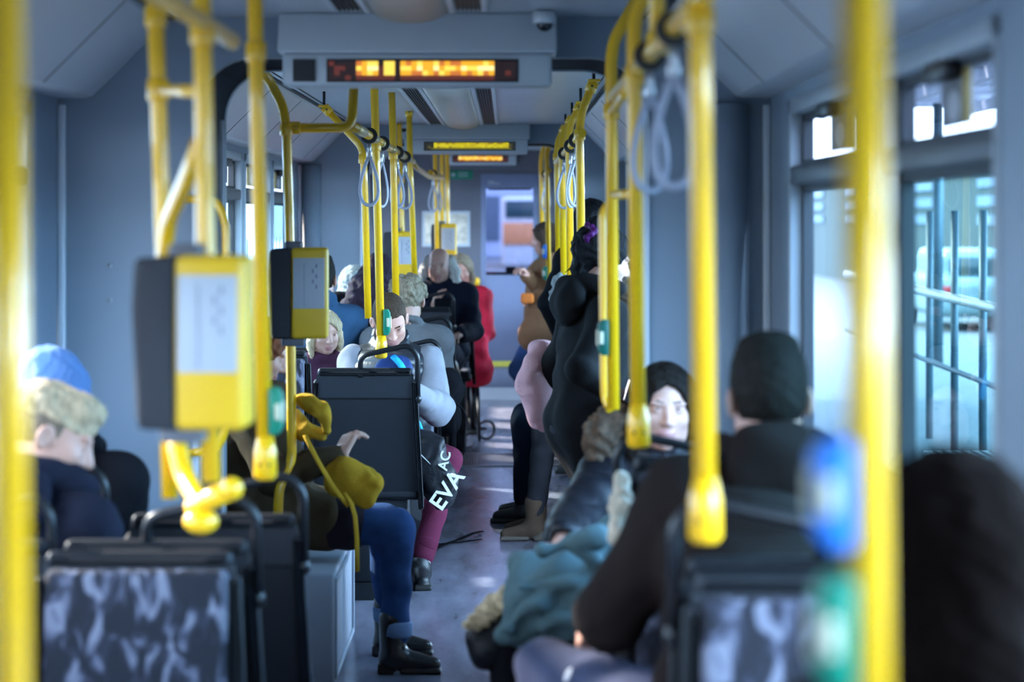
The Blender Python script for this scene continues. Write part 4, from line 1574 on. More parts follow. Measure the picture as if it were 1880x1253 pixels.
def person(label, head, h, lean=8, side=0, yaw=0, pitch=8, roll=0, sc=1.0, stand=False, skin='fair', fem=False, hair=None, hmat=None,
           top=None, legs=None, shoes=None, hands=None, feet=None, knees=None, q=1.0, fat=1.0, coat=None, collar='plain', hood=None,
           puff=0.0, quilt=None, eyes=False, sleeves=None, twist=0, hem=0.0, hand_curl=(0.9, 0.9), palm=None, fingers=None, foot_h=None,
           shoe_kind='shoe', brow=None, showlegs=True, topname='jacket', hips=None, wr=0.003):
    """Build one person; `head` is the world position of the middle of the head, h the facing (0 ahead, 90 to +x, 180 to the camera)."""
    H0 = Vector(head)
    hr = radians(h)
    Fw, Rt, U = Vector((sin(hr), cos(hr), 0)), Vector((cos(hr), -sin(hr), 0)), Vector((0, 0, 1))
    T = (U * cos(radians(lean)) + Fw * sin(radians(lean))).normalized()
    T = (Quaternion(Fw, radians(side)) @ T).normalized()
    TF = (Fw - T * Fw.dot(T)).normalized()
    TR = TF.cross(T)
    hrx, hf, hu = rot_axes(TR, TF, T, yaw, pitch - lean * 0.6, roll)
    neck_len = 0.155 * sc
    Nk = H0 - (T * 0.6 + hu * 0.4).normalized() * neck_len - hf * 0.012 * sc     # neck base
    H = Nk - T * 0.50 * sc                                                        # hip centre
    if hips is not None:
        H = Vector(hips)
        T = (Nk - H).normalized()
    def loc(r, f, u):
        return H + Rt * r + Fw * f + U * u
    base = Vector((H.x, H.y, 0.0))
    root = thing('person', label, 'person', base)
    v = 0.0075 * q
    s2 = sc
    # twisted shoulder axis
    tw = Quaternion(T, -radians(twist))
    SR = tw @ TR
    SF = tw @ TF
    shw = (0.155 if fem else 0.172) * s2 * (0.5 + 0.5 * fat)
    shR, shL = Nk - T * 0.055 * s2 + SR * shw, Nk - T * 0.055 * s2 - SR * shw
    # arms
    ends = {}
    dflt = {1: loc(0.11, 0.36, 0.08), -1: loc(-0.11, 0.36, 0.08)}
    for s, sh in ((1, shR), (-1, shL)):
        tgt = (hands or {}).get(s)
        if stand and tgt is None:
            tgt = loc(s * 0.22, 0.05, -0.05)
        tgt = dflt[s] if tgt is None else (Vector(tgt) if len(tgt) == 3 and isinstance(tgt, Vector) else loc(*tgt))
        el, wr_ = ik(sh, tgt, 0.29 * s2, 0.255 * s2, SR * s * 0.55 - Fw * 0.55 - U * 0.75)
        ends[s] = (sh, el, wr_)
    # legs
    LG = {}
    for s in (1, -1):
        hip = H + Rt * s * 0.085 * s2
        ft = (feet or {}).get(s)
        if ft is None:
            ft = (s * 0.10, 0.02 if stand else 0.43)
        fz = 0.085 * s2 + (foot_h or {}).get(s, 0.0)
        an = ft.copy() if isinstance(ft, Vector) else Vector((*(H + Rt * ft[0] + Fw * ft[1]).xy, fz))
        kn = (knees or {}).get(s)
        if kn is None:
            kn, an2 = ik(hip, an, 0.43 * s2, 0.43 * s2, Fw * 1.0 + U * (0.6 if not stand else 0))
            if not isinstance(ft, Vector) and stand is False:
                an2 = an
            an = an2
        else:
            kn = Vector(kn) if isinstance(kn, Vector) else loc(*kn)
        LG[s] = (hip, kn, an)
    # ---- body: one continuous mesh (head with neck, trunk, arms, legs and hands)
    headS = SDF()
    headS.frame(H0, hrx, hf, hu)
    head_sdf(headS, fem)
    headS.scaled(H0, sc)
    headS.world()
    nr = (0.050 if fem else 0.057) * sc
    headS.cap(H0 - hu * 0.055 * sc - hf * 0.018 * sc, Nk + T * 0.0 * sc, nr, nr * 1.08, k=0.02)
    parts = [headS.mesh('head', (0.0042 if eyes else 0.0055) * max(1.0, q * 0.8))]
    B = SDF().world()
    B.cap(Nk, Nk - T * 0.08 * sc, nr * 1.0, 0.075 * sc, k=0.02)
    B.cap(Nk - T * 0.10 * sc, H, 0.09 * sc, 0.085 * sc, k=0.03)
    for s in (1, -1):
        sh, el, w_ = ends[s]
        B.cap(Nk - T * 0.06 * sc, sh, 0.04 * sc, 0.042 * sc, k=0.03)
        B.cap(sh, el, 0.040 * sc, 0.034 * sc).cap(el, w_, 0.034 * sc, 0.025 * sc, k=0.01)
        hip, kn, an = LG[s]
        B.cap(hip, kn, 0.066 * sc, 0.05 * sc, k=0.03).cap(kn, an, 0.048 * sc, 0.034 * sc)
    parts.append(B.mesh('trunk', 0.010 * max(1, q)))
    for s in (1, -1):
        sh, el, w_ = ends[s]
        if (fingers or {}).get(s, True) is None:
            continue
        fd = (fingers or {}).get(s)
        fd = (w_ - el).normalized() if fd is None or fd is True else Vector(fd)
        pn = (palm or {}).get(s)
        pn = (Vector((0, 0, -1)) if abs(fd.normalized().z) < 0.8 else -Rt * s) if pn is None else Vector(pn)
        cu = hand_curl[0] if s == 1 else hand_curl[1]
        parts.append(hand_sdf(w_, fd, pn, cu, s, sc * 0.98).mesh('hand', 0.0032 * max(1, q)))
    link_mesh('body', join_meshes('body', parts), [SKIN[skin], LIPS], root)
    # ---- face details
    if eyes:
        for s in (-1, 1):
            m = MB()
            c = H0 + (hrx * (s * 0.031) + hf * 0.0735 + hu * 0.006) * sc
            Rm = Matrix((hrx, hf, hu)).transposed()
            m.ball(c, 0.0125 * sc, R=Rm @ Matrix.Rotation(-pi / 2, 3, 'X'), u=20, v=14)
            for f in m.bm.faces:
                ce = f.calc_center_median() - c
                if ce.normalized().dot((hf - hu * 0.10).normalized()) > 0.84:
                    f.material_index = 1
            m.build('eye', [EYEW, IRIS], root)
        bs = SDF().frame(H0, hrx, hf, hu)
        for s in (-1, 1):
            bw = 0.0022 if fem else 0.0034
            bs.chain([(s * 0.014, 0.0895, 0.029), (s * 0.032, 0.0870, 0.033), (s * 0.050, 0.0735, 0.027)], [bw, bw, bw * 0.6], k=0.003)
        bs.scaled(H0, sc)
        bs.build('eyebrows', 0.0022, brow or hmat, root)
        ls = SDF().frame(H0, hrx, hf, hu)
        for s in (-1, 1):
            ls.chain([(s * 0.0175, 0.0815, 0.006), (s * 0.031, 0.0885, 0.0135), (s * 0.046, 0.0765, 0.007)], [0.0016, 0.0022, 0.0016], k=0.002)
        ls.scaled(H0, sc)
        ls.build('eyelashes', 0.0018, IRIS, root)
    if hair:
        S = SDF().frame(H0, hrx, hf, hu)
        if callable(hair):
            hair(S)
        else:
            hair_add(S, hair)
        S.scaled(H0, sc)
        S.build('hair', 0.0055 * max(1, q * 0.8), hmat, root, wr=0.0008 if hair in ('short', 'crew') else 0.0022, wf=150)
    # ---- clothes
    pf = puff
    if top:
        J = SDF().world()
        tr, tf, tt = list(TR), list(TF), list(T)
        A = [[tr[i], tf[i], tt[i]] for i in range(3)]
        def te(c, r, k=0.06, mi=0):
            J.ell(list(c), [x * sc for x in r], R=A, k=k * sc, mi=mi)
        wv = fat * (0.92 if fem else 1.0)
        te(H + T * 0.06 * sc, (0.172 * wv + pf, 0.128 * fat + pf, 0.13))
        te(H + T * 0.20 * sc + TF * 0.01, (0.158 * wv + pf, 0.122 * fat + pf, 0.15))
        te(H + T * 0.345 * sc + TF * 0.012, (0.172 * wv + pf, 0.128 * (fat * 0.5 + 0.5) + pf, 0.15))
        sq = 0.62 if sleeves else 1.0
        J.cap(Nk - T * 0.067 * sc + SR * shw * sq, Nk - T * 0.067 * sc - SR * shw * sq, 0.066 * sc + pf * 0.6, k=0.05)
        for s in (1, -1):
            J.cap(Nk + T * 0.005, Nk - T * 0.055 * sc + SR * s * shw * sq, 0.056 * sc, 0.06 * sc + pf * 0.4, k=0.04)
        smi = 1 if sleeves else 0
        JS = SDF().world() if sleeves else J
        for s in (1, -1):
            sh, el, w_ = ends[s]
            we = w_ - (w_ - el).normalized() * 0.012
            if sleeves:
                JS.cap(sh, el, 0.074 * sc, 0.070 * sc, k=0.02)
            else:
                J.cap(sh, el, 0.063 * sc + pf, 0.055 * sc + pf, k=0.05)
            JS.cap(el, we, (0.068 if sleeves else 0.055) * sc + pf, 0.040 * sc + pf * 0.8, k=0.02)
            JS.cap(we - (we - el).normalized() * 0.02, we, 0.039 * sc + pf * 0.4, 0.038 * sc + pf * 0.4, k=0.008)
        # open cuffs
            J.cap(w_ + (w_ - el).normalized() * 0.012, w_ + (w_ - el).normalized() * 0.03, 0.030 * sc, k=0.006, sub=True)
        if hem:
            for s in (1, -1):
                hip, kn, an = LG[s]
                e = hip + (kn - hip) * hem
                J.cap(hip, e, 0.115 * sc * fat + pf, (0.115 if stand else 0.098) * sc * fat + pf, k=0.07)
        # collar
        if collar != 'none':
            n = 14
            up = {'plain': 0.025, 'high': 0.055, 'low': 0.005}[collar]
            rr = {'plain': 0.016, 'high': 0.017, 'low': 0.018}[collar]
            pts = []
            for i in range(n + 1):
                a = 2 * pi * i / n
                back = 0.5 - 0.5 * sin(a)
                pts.append(Nk + TR * (0.074 * sc * cos(a)) + TF * (0.070 * sc * sin(a) - 0.004) + T * (up + 0.03 * back - 0.03 * (1 - back)) * sc)
            for i in range(n):
                J.cap(pts[i], pts[i + 1], rr * sc, k=0.015)
                if collar == 'high':
                    J.cap(pts[i] - T * 0.035, pts[i + 1] - T * 0.035, rr * sc * 1.2, k=0.02)
            J.cap(Nk + T * 0.02 + hu * 0.02, H0 - hu * 0.02, nr + 0.004, nr + 0.004, k=0.008, sub=True)
        J.build(topname, v * (0.85 if eyes else 1), top, root, wr=wr, wf=34, seed=len(label), quilt=quilt)
        if sleeves:
            JS.build('sleeve_layer', v, sleeves, root, wr=0.004, wf=38, seed=3)
        if hood:
            D = SDF().world()
            c = Nk - TF * 0.105 * sc - T * 0.015 * sc
            D.ell(list(c), (0.13 * sc, 0.060 * sc, 0.10 * sc), R=A, k=0.03)
            pts = []
            for i in range(15):
                a = pi * (i / 14) - 0.0
                pts.append(Nk + TR * (0.115 * sc * cos(a)) - TF * (0.115 * sc * sin(a) - 0.055) + T * (0.045 + 0.02 * sin(a)) * sc)
            for i in range(14):
                D.cap(pts[i], pts[i + 1], 0.028 * sc, k=0.03)
            D.cap(Nk + T * 0.03, H0 - hu * 0.0, nr + 0.012, nr + 0.03, k=0.02, sub=True)
            D.build('hood', v, hood, root, wr=0.004, wf=40)
    if legs and showlegs:
        S = SDF().world()
        S.ell(list(H + U * 0.02), (0.165 * sc * fat, 0.125 * sc * fat, 0.105 * sc), R=[[Rt[i], Fw[i], U[i]] for i in range(3)], k=0.04)
        for s in (1, -1):
            hip, kn, an = LG[s]
            S.cap(hip, kn, 0.088 * sc * fat, 0.066 * sc, k=0.04)
            S.cap(kn, an + (kn - an).normalized() * 0.05, 0.065 * sc, 0.048 * sc, k=0.03)
        S.build('trousers', v * 1.1, legs, root, wr=0.003, wf=32, seed=1.3)
        for s in (1, -1):
            hip, kn, an = LG[s]
            down = (an - kn).normalized()
            ff = (Fw - down * Fw.dot(down))
            ff = ff.normalized() if ff.length > 0.3 else Fw
            if abs(down.z) > 0.75:
                ff = Vector((ff.x, ff.y, 0)).normalized()
                dn = Vector((0, 0, -1))
            else:
                dn = down
            rr_ = ff.cross(-dn)
            S = SDF().frame(an, rr_, ff, -dn)
            if shoe_kind == 'boot':
                S.cap((0, -0.012, 0.11), (0, -0.012, 0.0), 0.050, 0.046, k=0.02)
                S.cap((0, 0.0, -0.030), (0, 0.135, -0.052), 0.044, 0.028, k=0.03)
                S.ell((0, -0.02, -0.035), (0.036, 0.042, 0.035), k=0.02)
                S.box((0, -0.036, -0.064), (0.030, 0.030, 0.021), 0.006, mi=1, k=0.004)
                S.box((0, 0.09, -0.074), (0.034, 0.075, 0.008), 0.005, mi=1, k=0.004)
            else:
                S.cap((0, 0.0, 0.01), (0, -0.01, -0.03), 0.042, 0.044, k=0.02)
                S.cap((0, 0.01, -0.036), (0, 0.135, -0.050), 0.043, 0.031, k=0.03)
                S.ell((0, -0.028, -0.045), (0.036, 0.04, 0.036), k=0.02)
                S.box((0, 0.055, -0.074), (0.041, 0.125, 0.013), 0.011, mi=1, k=0.006)
            S.scaled(an, sc)
            S.build(shoe_kind, 0.0055 * max(1, q), shoes, root)
    return dict(root=root, H=H, Nk=Nk, T=T, Fw=Fw, Rt=Rt, hf=hf, hr=hrx, hu=hu, ends=ends, legs=LG, head=H0, TF=TF, TR=TR)
# ------------------------------------------------------------------ the passengers
NAVY = cloth('navy_cloth', (0.010, 0.012, 0.024))
BLK = cloth('black_cloth', (0.004, 0.004, 0.006))
BLKHOOD = cloth('washed_black_jersey', (0.008, 0.007, 0.0075))
BLKSHINE = mat('black_nylon', (0.005, 0.005, 0.008), 0.5, spec=0.3, var=0.2, bump=0.25, bscale=60)
DENIM = cloth('blue_denim', (0.024, 0.055, 0.15), bump=0.4, bscale=400, var=0.35)
DKDENIM = cloth('dark_denim', (0.008, 0.015, 0.030), bump=0.3, bscale=400)
GREYJ = cloth('grey_jeans', (0.024, 0.024, 0.030), bump=0.3, bscale=400)
MAROON = cloth('maroon_jersey', (0.085, 0.012, 0.032))
LGREY = cloth('light_grey_fleece', (0.21, 0.215, 0.25), bump=0.35, bscale=260)
OLIVE = cloth('olive_brown_wool', (0.060, 0.040, 0.022), bump=0.35, bscale=260)
BROWNJ = cloth('dark_brown_cotton', (0.013, 0.008, 0.007), bump=0.3, bscale=240)
BROWNC = cloth('tan_brown_coat', (0.16, 0.085, 0.045))
TEAL = cloth('teal_wool', (0.075, 0.125, 0.135), bump=0.4, bscale=200)
PINK = cloth('pink_fleece', (0.55, 0.30, 0.32), bump=0.6, bscale=160)
REDC = cloth('red_nylon', (0.55, 0.02, 0.05), rough=0.6)
SHOEB = [mat('black_shoe', (0.010, 0.010, 0.012), 0.45, bump=0.15, bscale=200), mat('black_sole', (0.012, 0.012, 0.012), 0.6)]
BOOTL = [mat('black_leather', (0.014, 0.012, 0.012), 0.25, bump=0.12, bscale=120), mat('boot_heel', (0.012, 0.010, 0.010), 0.4)]
BOOTB = [mat('brown_suede', (0.080, 0.046, 0.027), 0.85, bump=0.3, bscale=240), mat('boot_sole_brown', (0.10, 0.08, 0.065), 0.6)]
SNEAK = [mat('white_sneaker', (0.55, 0.53, 0.50), 0.6), mat('gum_sole', (0.30, 0.19, 0.10), 0.6)]
HBLOND = hair_mat('hair_blond', (0.48, 0.37, 0.24), 0.3)
HDARK = hair_mat('hair_dark_brown', (0.010, 0.007, 0.005))
HBLACK = hair_mat('hair_black', (0.008, 0.007, 0.009))
HBROWN = hair_mat('hair_brown', (0.055, 0.034, 0.022))
HRED = hair_mat('hair_auburn', (0.16, 0.055, 0.025))
HGREY = hair_mat('hair_grey', (0.34, 0.34, 0.33))
HPURP = hair_mat('hair_purple_black', (0.030, 0.016, 0.028))
HFAIR = hair_mat('hair_fair_grey', (0.26, 0.20, 0.14))
HWHITE = hair_mat('hair_white', (0.62, 0.60, 0.56), var=0.15)
FURB = mat('brown_fur', (0.085, 0.050, 0.028), 0.9, var=0.5, vscale=60, bump=1.0, bscale=160)

# 1 blond passenger, near the camera
p = person('blond passenger with an undercut in a dark hoodie, head bowed, under the large validator', P(97, 805, 5.62), 25, lean=14, yaw=58, pitch=24, roll=4,
           hair='undercut', hmat=HBLOND, top=[NAVY], legs=GREYJ, shoes=SHOEB, skin='light', hood=[NAVY], eyes=False, fat=0.95)
S = SDF().frame(p['head'], p['hr'], p['hf'], p['hu'])
S.ell((0, -0.014, 0.028), (0.0795, 0.0985, 0.085), k=0.02)
S.box((0, 0.115, -0.06), (0.2, 0.09, 0.2), 0.02, k=0.012, sub=True)
S.box((0, 0, -0.16), (0.2, 0.2, 0.105), 0.02, k=0.012, sub=True)
for s in (-1, 1):
    S.ell((s * 0.088, -0.004, -0.008), (0.02, 0.024, 0.036), k=0.006, sub=True)
S.build('shaved_hair', 0.006, hair_mat('hair_shaved_fair', (0.20, 0.15, 0.11)), p['root'])

# 2 passenger with the blue knitted cap
p = person('passenger in a blue knitted cap and dark coat beyond the blond one', P(98, 745, 6.40), 0, lean=6, yaw=10, pitch=10, hair='short', hmat=HDARK,
           top=[BLK], legs=GREYJ, shoes=SHOEB, collar='high', hood=[BLK], fat=1.12, puff=0.012)
S = SDF().frame(p['head'], p['hr'], p['hf'], p['hu'])
S.ell((0, -0.016, 0.052), (0.100, 0.118, 0.092), k=0.02)
S.ell((0.0, -0.05, 0.10), (0.07, 0.07, 0.055), k=0.03)
S.box((0, 0.0, -0.10), (0.2, 0.2, 0.105), 0.02, k=0.01, sub=True)
n = 20
for i in range(n):
    a, b = 2 * pi * i / n, 2 * pi * (i + 1) / n
    S.cap((0.090 * cos(a), -0.016 + 0.108 * sin(a), 0.018), (0.090 * cos(b), -0.016 + 0.108 * sin(b), 0.018), 0.018, k=0.01)
S.build('knitted_cap', 0.006, mat('blue_knit', (0.10, 0.20, 0.42), 0.9, var=0.2, bump=0.8, bscale=140), p['root'], wr=0.0025, wf=130)

# 3 woman in the olive coat, sideways past the joint, yellow bag in her lap
hipx = -0.86
fl = {1: Vector((-0.40, 8.47, 0.085)), -1: Vector((-0.44, 8.82, 0.085))}
HB = P(622, 838, 8.38)
p = person('woman in an olive-brown coat, jeans and ankle boots, sitting sideways past the joint', P(478, 648, 8.60), 90, lean=10, yaw=-8, pitch=20,
           hair='long', hmat=HRED, top=[OLIVE], legs=DENIM, shoes=BOOTL, shoe_kind='boot', fem=True, skin='light', hem=0.45, fat=0.98, puff=0.008,
           feet=fl, knees={1: Vector((-0.40, 8.50, 0.52)), -1: Vector((-0.46, 8.80, 0.50))}, hands={1: HB, -1: HB + Vector((-0.03, 0.15, -0.02))},
           hand_curl=(0.75, 0.9), fingers={1: Vector((0.25, 0.25, 0.45)), -1: Vector((0.4, -0.6, 0.1))}, palm={1: Vector((0.8, 0.6, -0.3)), -1: Vector((-0.5, -0.4, -0.6))}, hips=(hipx, 8.64, 0.56))
for s in (1, -1):
    hip, kn, an = p['legs'][s]
    c = an + (kn - an).normalized() * 0.075
    m = MB()
    d = (kn - an).normalized()
    m.tube([c - d * 0.028, c - d * 0.02, c + d * 0.02, c + d * 0.028], [0.052, 0.058, 0.060, 0.056], 24)
    m.build('jeans_cuff', cloth('denim_inside', (0.16, 0.24, 0.40), bump=0.4, bscale=400), p['root'])
S = SDF().world()
for s in (1, -1):
    hip, kn, an = p['legs'][s]
    S.cap(hip, hip + (kn - hip) * 0.62, 0.108, 0.094, k=0.04)
S.build('dark_skirt', 0.009, cloth('plum_black_wool', (0.020, 0.014, 0.020)), p['root'], wr=0.003)
YBAG = cloth('mustard_canvas', (0.50, 0.27, 0.02), bump=0.4, bscale=180, var=0.2)
bg = thing('mustard_bag', 'mustard yellow canvas bag with a hanging strap in the olive-coated woman\'s lap', 'bag', P(640, 900, 8.3))
S = SDF().world()
c = P(648, 888, 8.32)
S.frame(c, (0.86, 0.1, -0.45), (0.1, 1, 0.05), (0.45, 0.0, 0.88))
S.box((0, 0, 0), (0.088, 0.07, 0.062), 0.03, k=0.02).ell((0.03, 0, 0.03), (0.06, 0.06, 0.04), k=0.04).ell((-0.04, 0, 0.01), (0.06, 0.07, 0.05), k=0.04)
S.build('bag_body', 0.006, YBAG, bg, wr=0.004, wf=60)
m = MB()
m.tube([P(632, 905, 8.22), P(645, 925, 8.20), P(652, 950, 8.2), P(655, 990, 8.2), P(656, 1050, 8.2)], 0.011, 10, flat=(0.013, 0.004))
m.build('strap', YBAG, bg)
m = MB()
m.tube(fillet([P(560, 800, 8.25), P(585, 850, 8.2), P(615, 900, 8.2), P(640, 930, 8.2)], 0.1), 0.01, 10, flat=(0.012, 0.004))
m.build('shoulder_strap', YBAG, bg)
S = SDF().world()
S.chain([P(548, 735, 8.34), P(568, 738, 8.30), P(590, 757, 8.28), P(601, 790, 8.28)], [0.018, 0.026, 0.026, 0.018], k=0.03)
S.chain([P(545, 760, 8.36), P(560, 790, 8.34), P(590, 800, 8.32)], [0.02, 0.03, 0.02], k=0.03)
tag(link_mesh('mustard_scarf', S.mesh('mustard_scarf', 0.006, wr=0.004, wf=70), [YBAG], loc=P(575, 770, 8.3)), 'mustard yellow hood of cloth bunched above the olive-coated woman\'s sleeve', 'scarf')

# 4 man in the quilted vest
hd = P(716, 590, 11.2)
ph = P(742, 712, 10.80)
fz = Vector((-0.385, 10.52, 0.085))
p4 = person('short-haired man in a black quilted vest with pale grey sleeves, reading a phone', hd, 180, lean=13, yaw=-12, pitch=32, roll=5,
            hair='crew', hmat=HBROWN, top=[mat('black_quilted_nylon', (0.016, 0.018, 0.024), 0.38, var=0.2, bump=0.2, bscale=90)], sleeves=[LGREY], legs=MAROON, shoes=SHOEB,
            collar='high', eyes=True, fat=1.12, puff=0.012, quilt=(0.062, 0.0065, (0.05, 0.1, 1.0)), topname='quilted_vest',
            hands={-1: ph + Vector((0.035, 0.07, -0.03)), 1: ph + Vector((-0.10, 0.10, -0.03))}, feet={-1: fz, 1: Vector((-0.66, 10.62, 0.085))},
            knees={-1: Vector((-0.27, 10.70, 0.54)), 1: Vector((-0.70, 10.72, 0.54))}, fingers={-1: Vector((-0.45, -0.65, 0.25)), 1: Vector((0.5, -0.6, 0.2))},
            palm={-1: Vector((-0.75, 0.2, 0.5)), 1: Vector((0.7, 0.1, 0.6))}, hand_curl=(0.9, 1.0), hips=(-0.56, 11.22, 0.53))
m = thing('mobile_phone', 'black mobile phone held by the man in the quilted vest', 'phone', ph)
MB().box((ph.x - 0.012, ph.y, ph.z + 0.02), (0.072, 0.012, 0.145), R=Matrix.Rotation(0.9, 3, 'X') @ Matrix.Rotation(0.15, 3, 'Y'), bev=0.004).build('phone_case', BLACK, m)
MB().box((ph.x - 0.012, ph.y + 0.005, ph.z + 0.025), (0.064, 0.003, 0.13), R=Matrix.Rotation(0.9, 3, 'X') @ Matrix.Rotation(0.15, 3, 'Y')).build('screen', mat('phone_screen', (0.02, 0.02, 0.03), 0.1), m)
MB().tube([P(748, 1003, 10.53), P(788, 1008, 10.50)], [0.036, 0.036], 14).build('sock', WHITE, p4['root']) if False else None
hip, kn, an = p4['legs'][-1]
d = (kn - an).normalized()
MB().tube([an + d * 0.02, an + d * 0.075], [0.040, 0.040], 18).build('sock', WHITE, p4['root'])
MB().tube([an + d * 0.075, an + d * 0.085, an + d * 0.12, an + d * 0.13], [0.045, 0.050, 0.052, 0.047], 20).build('trouser_cuff', MAROON, p4['root'])
# blue bag on his lap
bb = thing('blue_rucksack', 'navy and bright blue rucksack upright on the lap of the man in the vest', 'bag', P(735, 780, 10.75))
S = SDF().world()
c = P(722, 720, 10.66)
S.box(list(c), (0.085, 0.06, 0.155), 0.05, k=0.02).ell(list(c + Vector((0.01, 0, 0.12))), (0.07, 0.055, 0.045), k=0.03)
S.build('bag_body', 0.007, cloth('navy_nylon', (0.016, 0.035, 0.13), rough=0.6), bb, wr=0.003, wf=50)
BRB = cloth('bright_blue_nylon', (0.02, 0.30, 0.62), rough=0.5)
m = MB()
m.tube(fillet([P(722, 655, 10.60), P(738, 672, 10.58), P(752, 712, 10.58), P(756, 745, 10.58)], 0.05), 0.02, 12, flat=(0.024, 0.012))
m.build('blue_band', BRB, bb)
m = MB()
m.tube(fillet([P(750, 768, 10.58), P(768, 772, 10.58), P(774, 790, 10.58)], 0.03), 0.02, 12, flat=(0.012, 0.008))
m.build('blue_piping', BRB, bb)
# black sports bag with white letters
sb = thing('drawstring_bag', 'black shiny drawstring bag with big white letters hanging over the maroon knee', 'bag', P(800, 930, 10.45))
S = SDF().world()
S.chain([P(778, 812, 10.48), P(788, 850, 10.44), P(800, 890, 10.42), P(806, 925, 10.42)], [0.050, 0.070, 0.062, 0.03], k=0.06)
S.chain([P(765, 800, 10.50), P(805, 812, 10.46)], [0.03, 0.03], k=0.04)
S.ell(list(P(822, 888, 10.42)), (0.045, 0.05, 0.08), k=0.06)
S.build('bag_body', 0.006, BLKSHINE, sb, wr=0.0045, wf=45)
m = MB()
m.tube([P(760, 805, 10.38), P(772, 835, 10.365), P(792, 855, 10.36), P(815, 868, 10.36), P(836, 872, 10.37)], 0.003, 8)
m.build('drawstring', STEEL, sb)


def lettering(txt, px, py, Y, size, rot, parent, yaw=0.0, skew=0.3):
    cu = bpy.data.curves.new('lettering', 'FONT')
    cu.body = txt
    cu.size = size
    cu.extrude = 0.0012
    cu.offset = size * 0.018
    cu.align_x = 'CENTER'
    o = bpy.data.objects.new('tmp', cu)
    COL.objects.link(o)
    dg = bpy.context.evaluated_depsgraph_get()
    me = bpy.data.meshes.new_from_object(o.evaluated_get(dg))
    bpy.data.objects.remove(o)
    M = Matrix.Translation(P(px, py, Y)) @ Matrix.Rotation(yaw, 4, 'Z') @ Matrix.Rotation(-rot, 4, 'Y') @ Matrix.Rotation(pi / 2, 4, 'X')
    me.transform(M)
    me.name = 'lettering'
    return link_mesh('lettering', me, [mat('print_white', (0.55, 0.52, 0.55), 0.6)], parent)


lettering('EVA', 832, 908, 10.345, 0.105, 0.95, sb, yaw=0.25)
lettering('AC', 824, 848, 10.355, 0.062, 1.35, sb, yaw=0.25)
# black rucksack hanging in the aisle behind him
rk = thing('black_rucksack', 'black rucksack with dangling straps behind the vest man\'s elbow', 'bag', P(822, 800, 11.9))
S = SDF().world()
c = P(818, 738, 11.75)
S.box(list(c), (0.075, 0.09, 0.17), 0.06, k=0.02).ell(list(c + Vector((0.02, -0.02, 0.06))), (0.075, 0.09, 0.08), k=0.03)
S.build('bag_body', 0.008, BLK, rk, wr=0.004, wf=40)
for k, pts in enumerate(([(832, 738), (848, 748), (856, 765), (853, 800), (851, 835)], [(828, 745), (834, 770), (833, 838)], [(812, 700), (828, 728), (842, 745)])):
    MB().tube(fillet([P(x, y, 11.6) for x, y in pts], 0.03), 0.008, 10, flat=(0.012, 0.004)).build('strap', BLK, rk)
fb = thing('floor_bag', 'black bag lying under the charcoal seat, its strap trailing into the aisle', 'bag', P(735, 985, 11.2))
S = SDF().world()
S.ell((-0.52, 11.0, 0.13), (0.16, 0.16, 0.125), k=0.02)
S.build('bag_body', 0.012, BLK, fb, wr=0.006, wf=30)
m = MB()
m.tube([(-0.34, 11.6, 0.02), (-0.25, 11.9, 0.012), (-0.17, 12.1, 0.02), (-0.13, 12.25, 0.008)], 0.01, 8, flat=(0.014, 0.004))
m.tube([(-0.34, 11.75, 0.012), (-0.24, 11.85, 0.008), (-0.13, 11.95, 0.008)], 0.006, 8, flat=(0.012, 0.003))
m.tube([(-0.45, 11.1, 0.06), (-0.34, 11.65, 0.012)], 0.008, 8)
m.build('strap', BLK, fb)

# 5 child and the passengers behind the middle validator
p = person('small blond child peeping between the middle validator and the man in the vest', P(597, 612, 11.6), 180, lean=4, yaw=-22, pitch=12, sc=0.84, hair='child', hmat=HBLOND,
           top=[cloth('plum_cloth', (0.05, 0.016, 0.035))], legs=GREYJ, shoes=SHOEB, eyes=True, skin='light', fem=True, q=1.1)
p = person('passenger in a blue denim jacket seen from behind, beside the middle validator', P(588, 515, 12.55), 0, lean=4, yaw=6, hair='short', hmat=HDARK, top=[cloth('denim_jacket', (0.030, 0.075, 0.145), bump=0.4, bscale=400)],
           legs=GREYJ, shoes=SHOEB, collar='high', q=1.3, fat=1.1)
p = person('passenger with long purple-black hair, leaning behind the poles', P(692, 512, 13.35), 0, lean=12, side=16, roll=10, hair='long', hmat=HPURP, top=[BLK], legs=BLK, shoes=SHOEB, fem=True, q=1.3)
S = SDF().world()
S.chain([P(695, 490, 13.27), P(668, 530, 13.2), P(645, 570, 13.2), P(640, 600, 13.22)], [0.08, 0.075, 0.06, 0.025], k=0.05)
S.chain([P(690, 520, 13.25), P(680, 570, 13.2), P(668, 615, 13.22)], [0.07, 0.055, 0.02], k=0.05)
S.build('loose_hair', 0.008, HPURP, p['root'], wr=0.004, wf=90)
p = person('grey-haired passenger far behind the purple-black hair', P(651, 528, 14.2), 0, lean=6, hair='messy', hmat=HGREY, top=[REDC], legs=GREYJ, shoes=SHOEB, q=1.5)
p = person('passenger with curly fair hair directly behind the man in the vest', P(748, 553, 12.5), 0, lean=8, hair='curly', hmat=HFAIR, top=[cloth('grey_wool', (0.12, 0.12, 0.13))], legs=GREYJ, shoes=SHOEB, q=1.3)

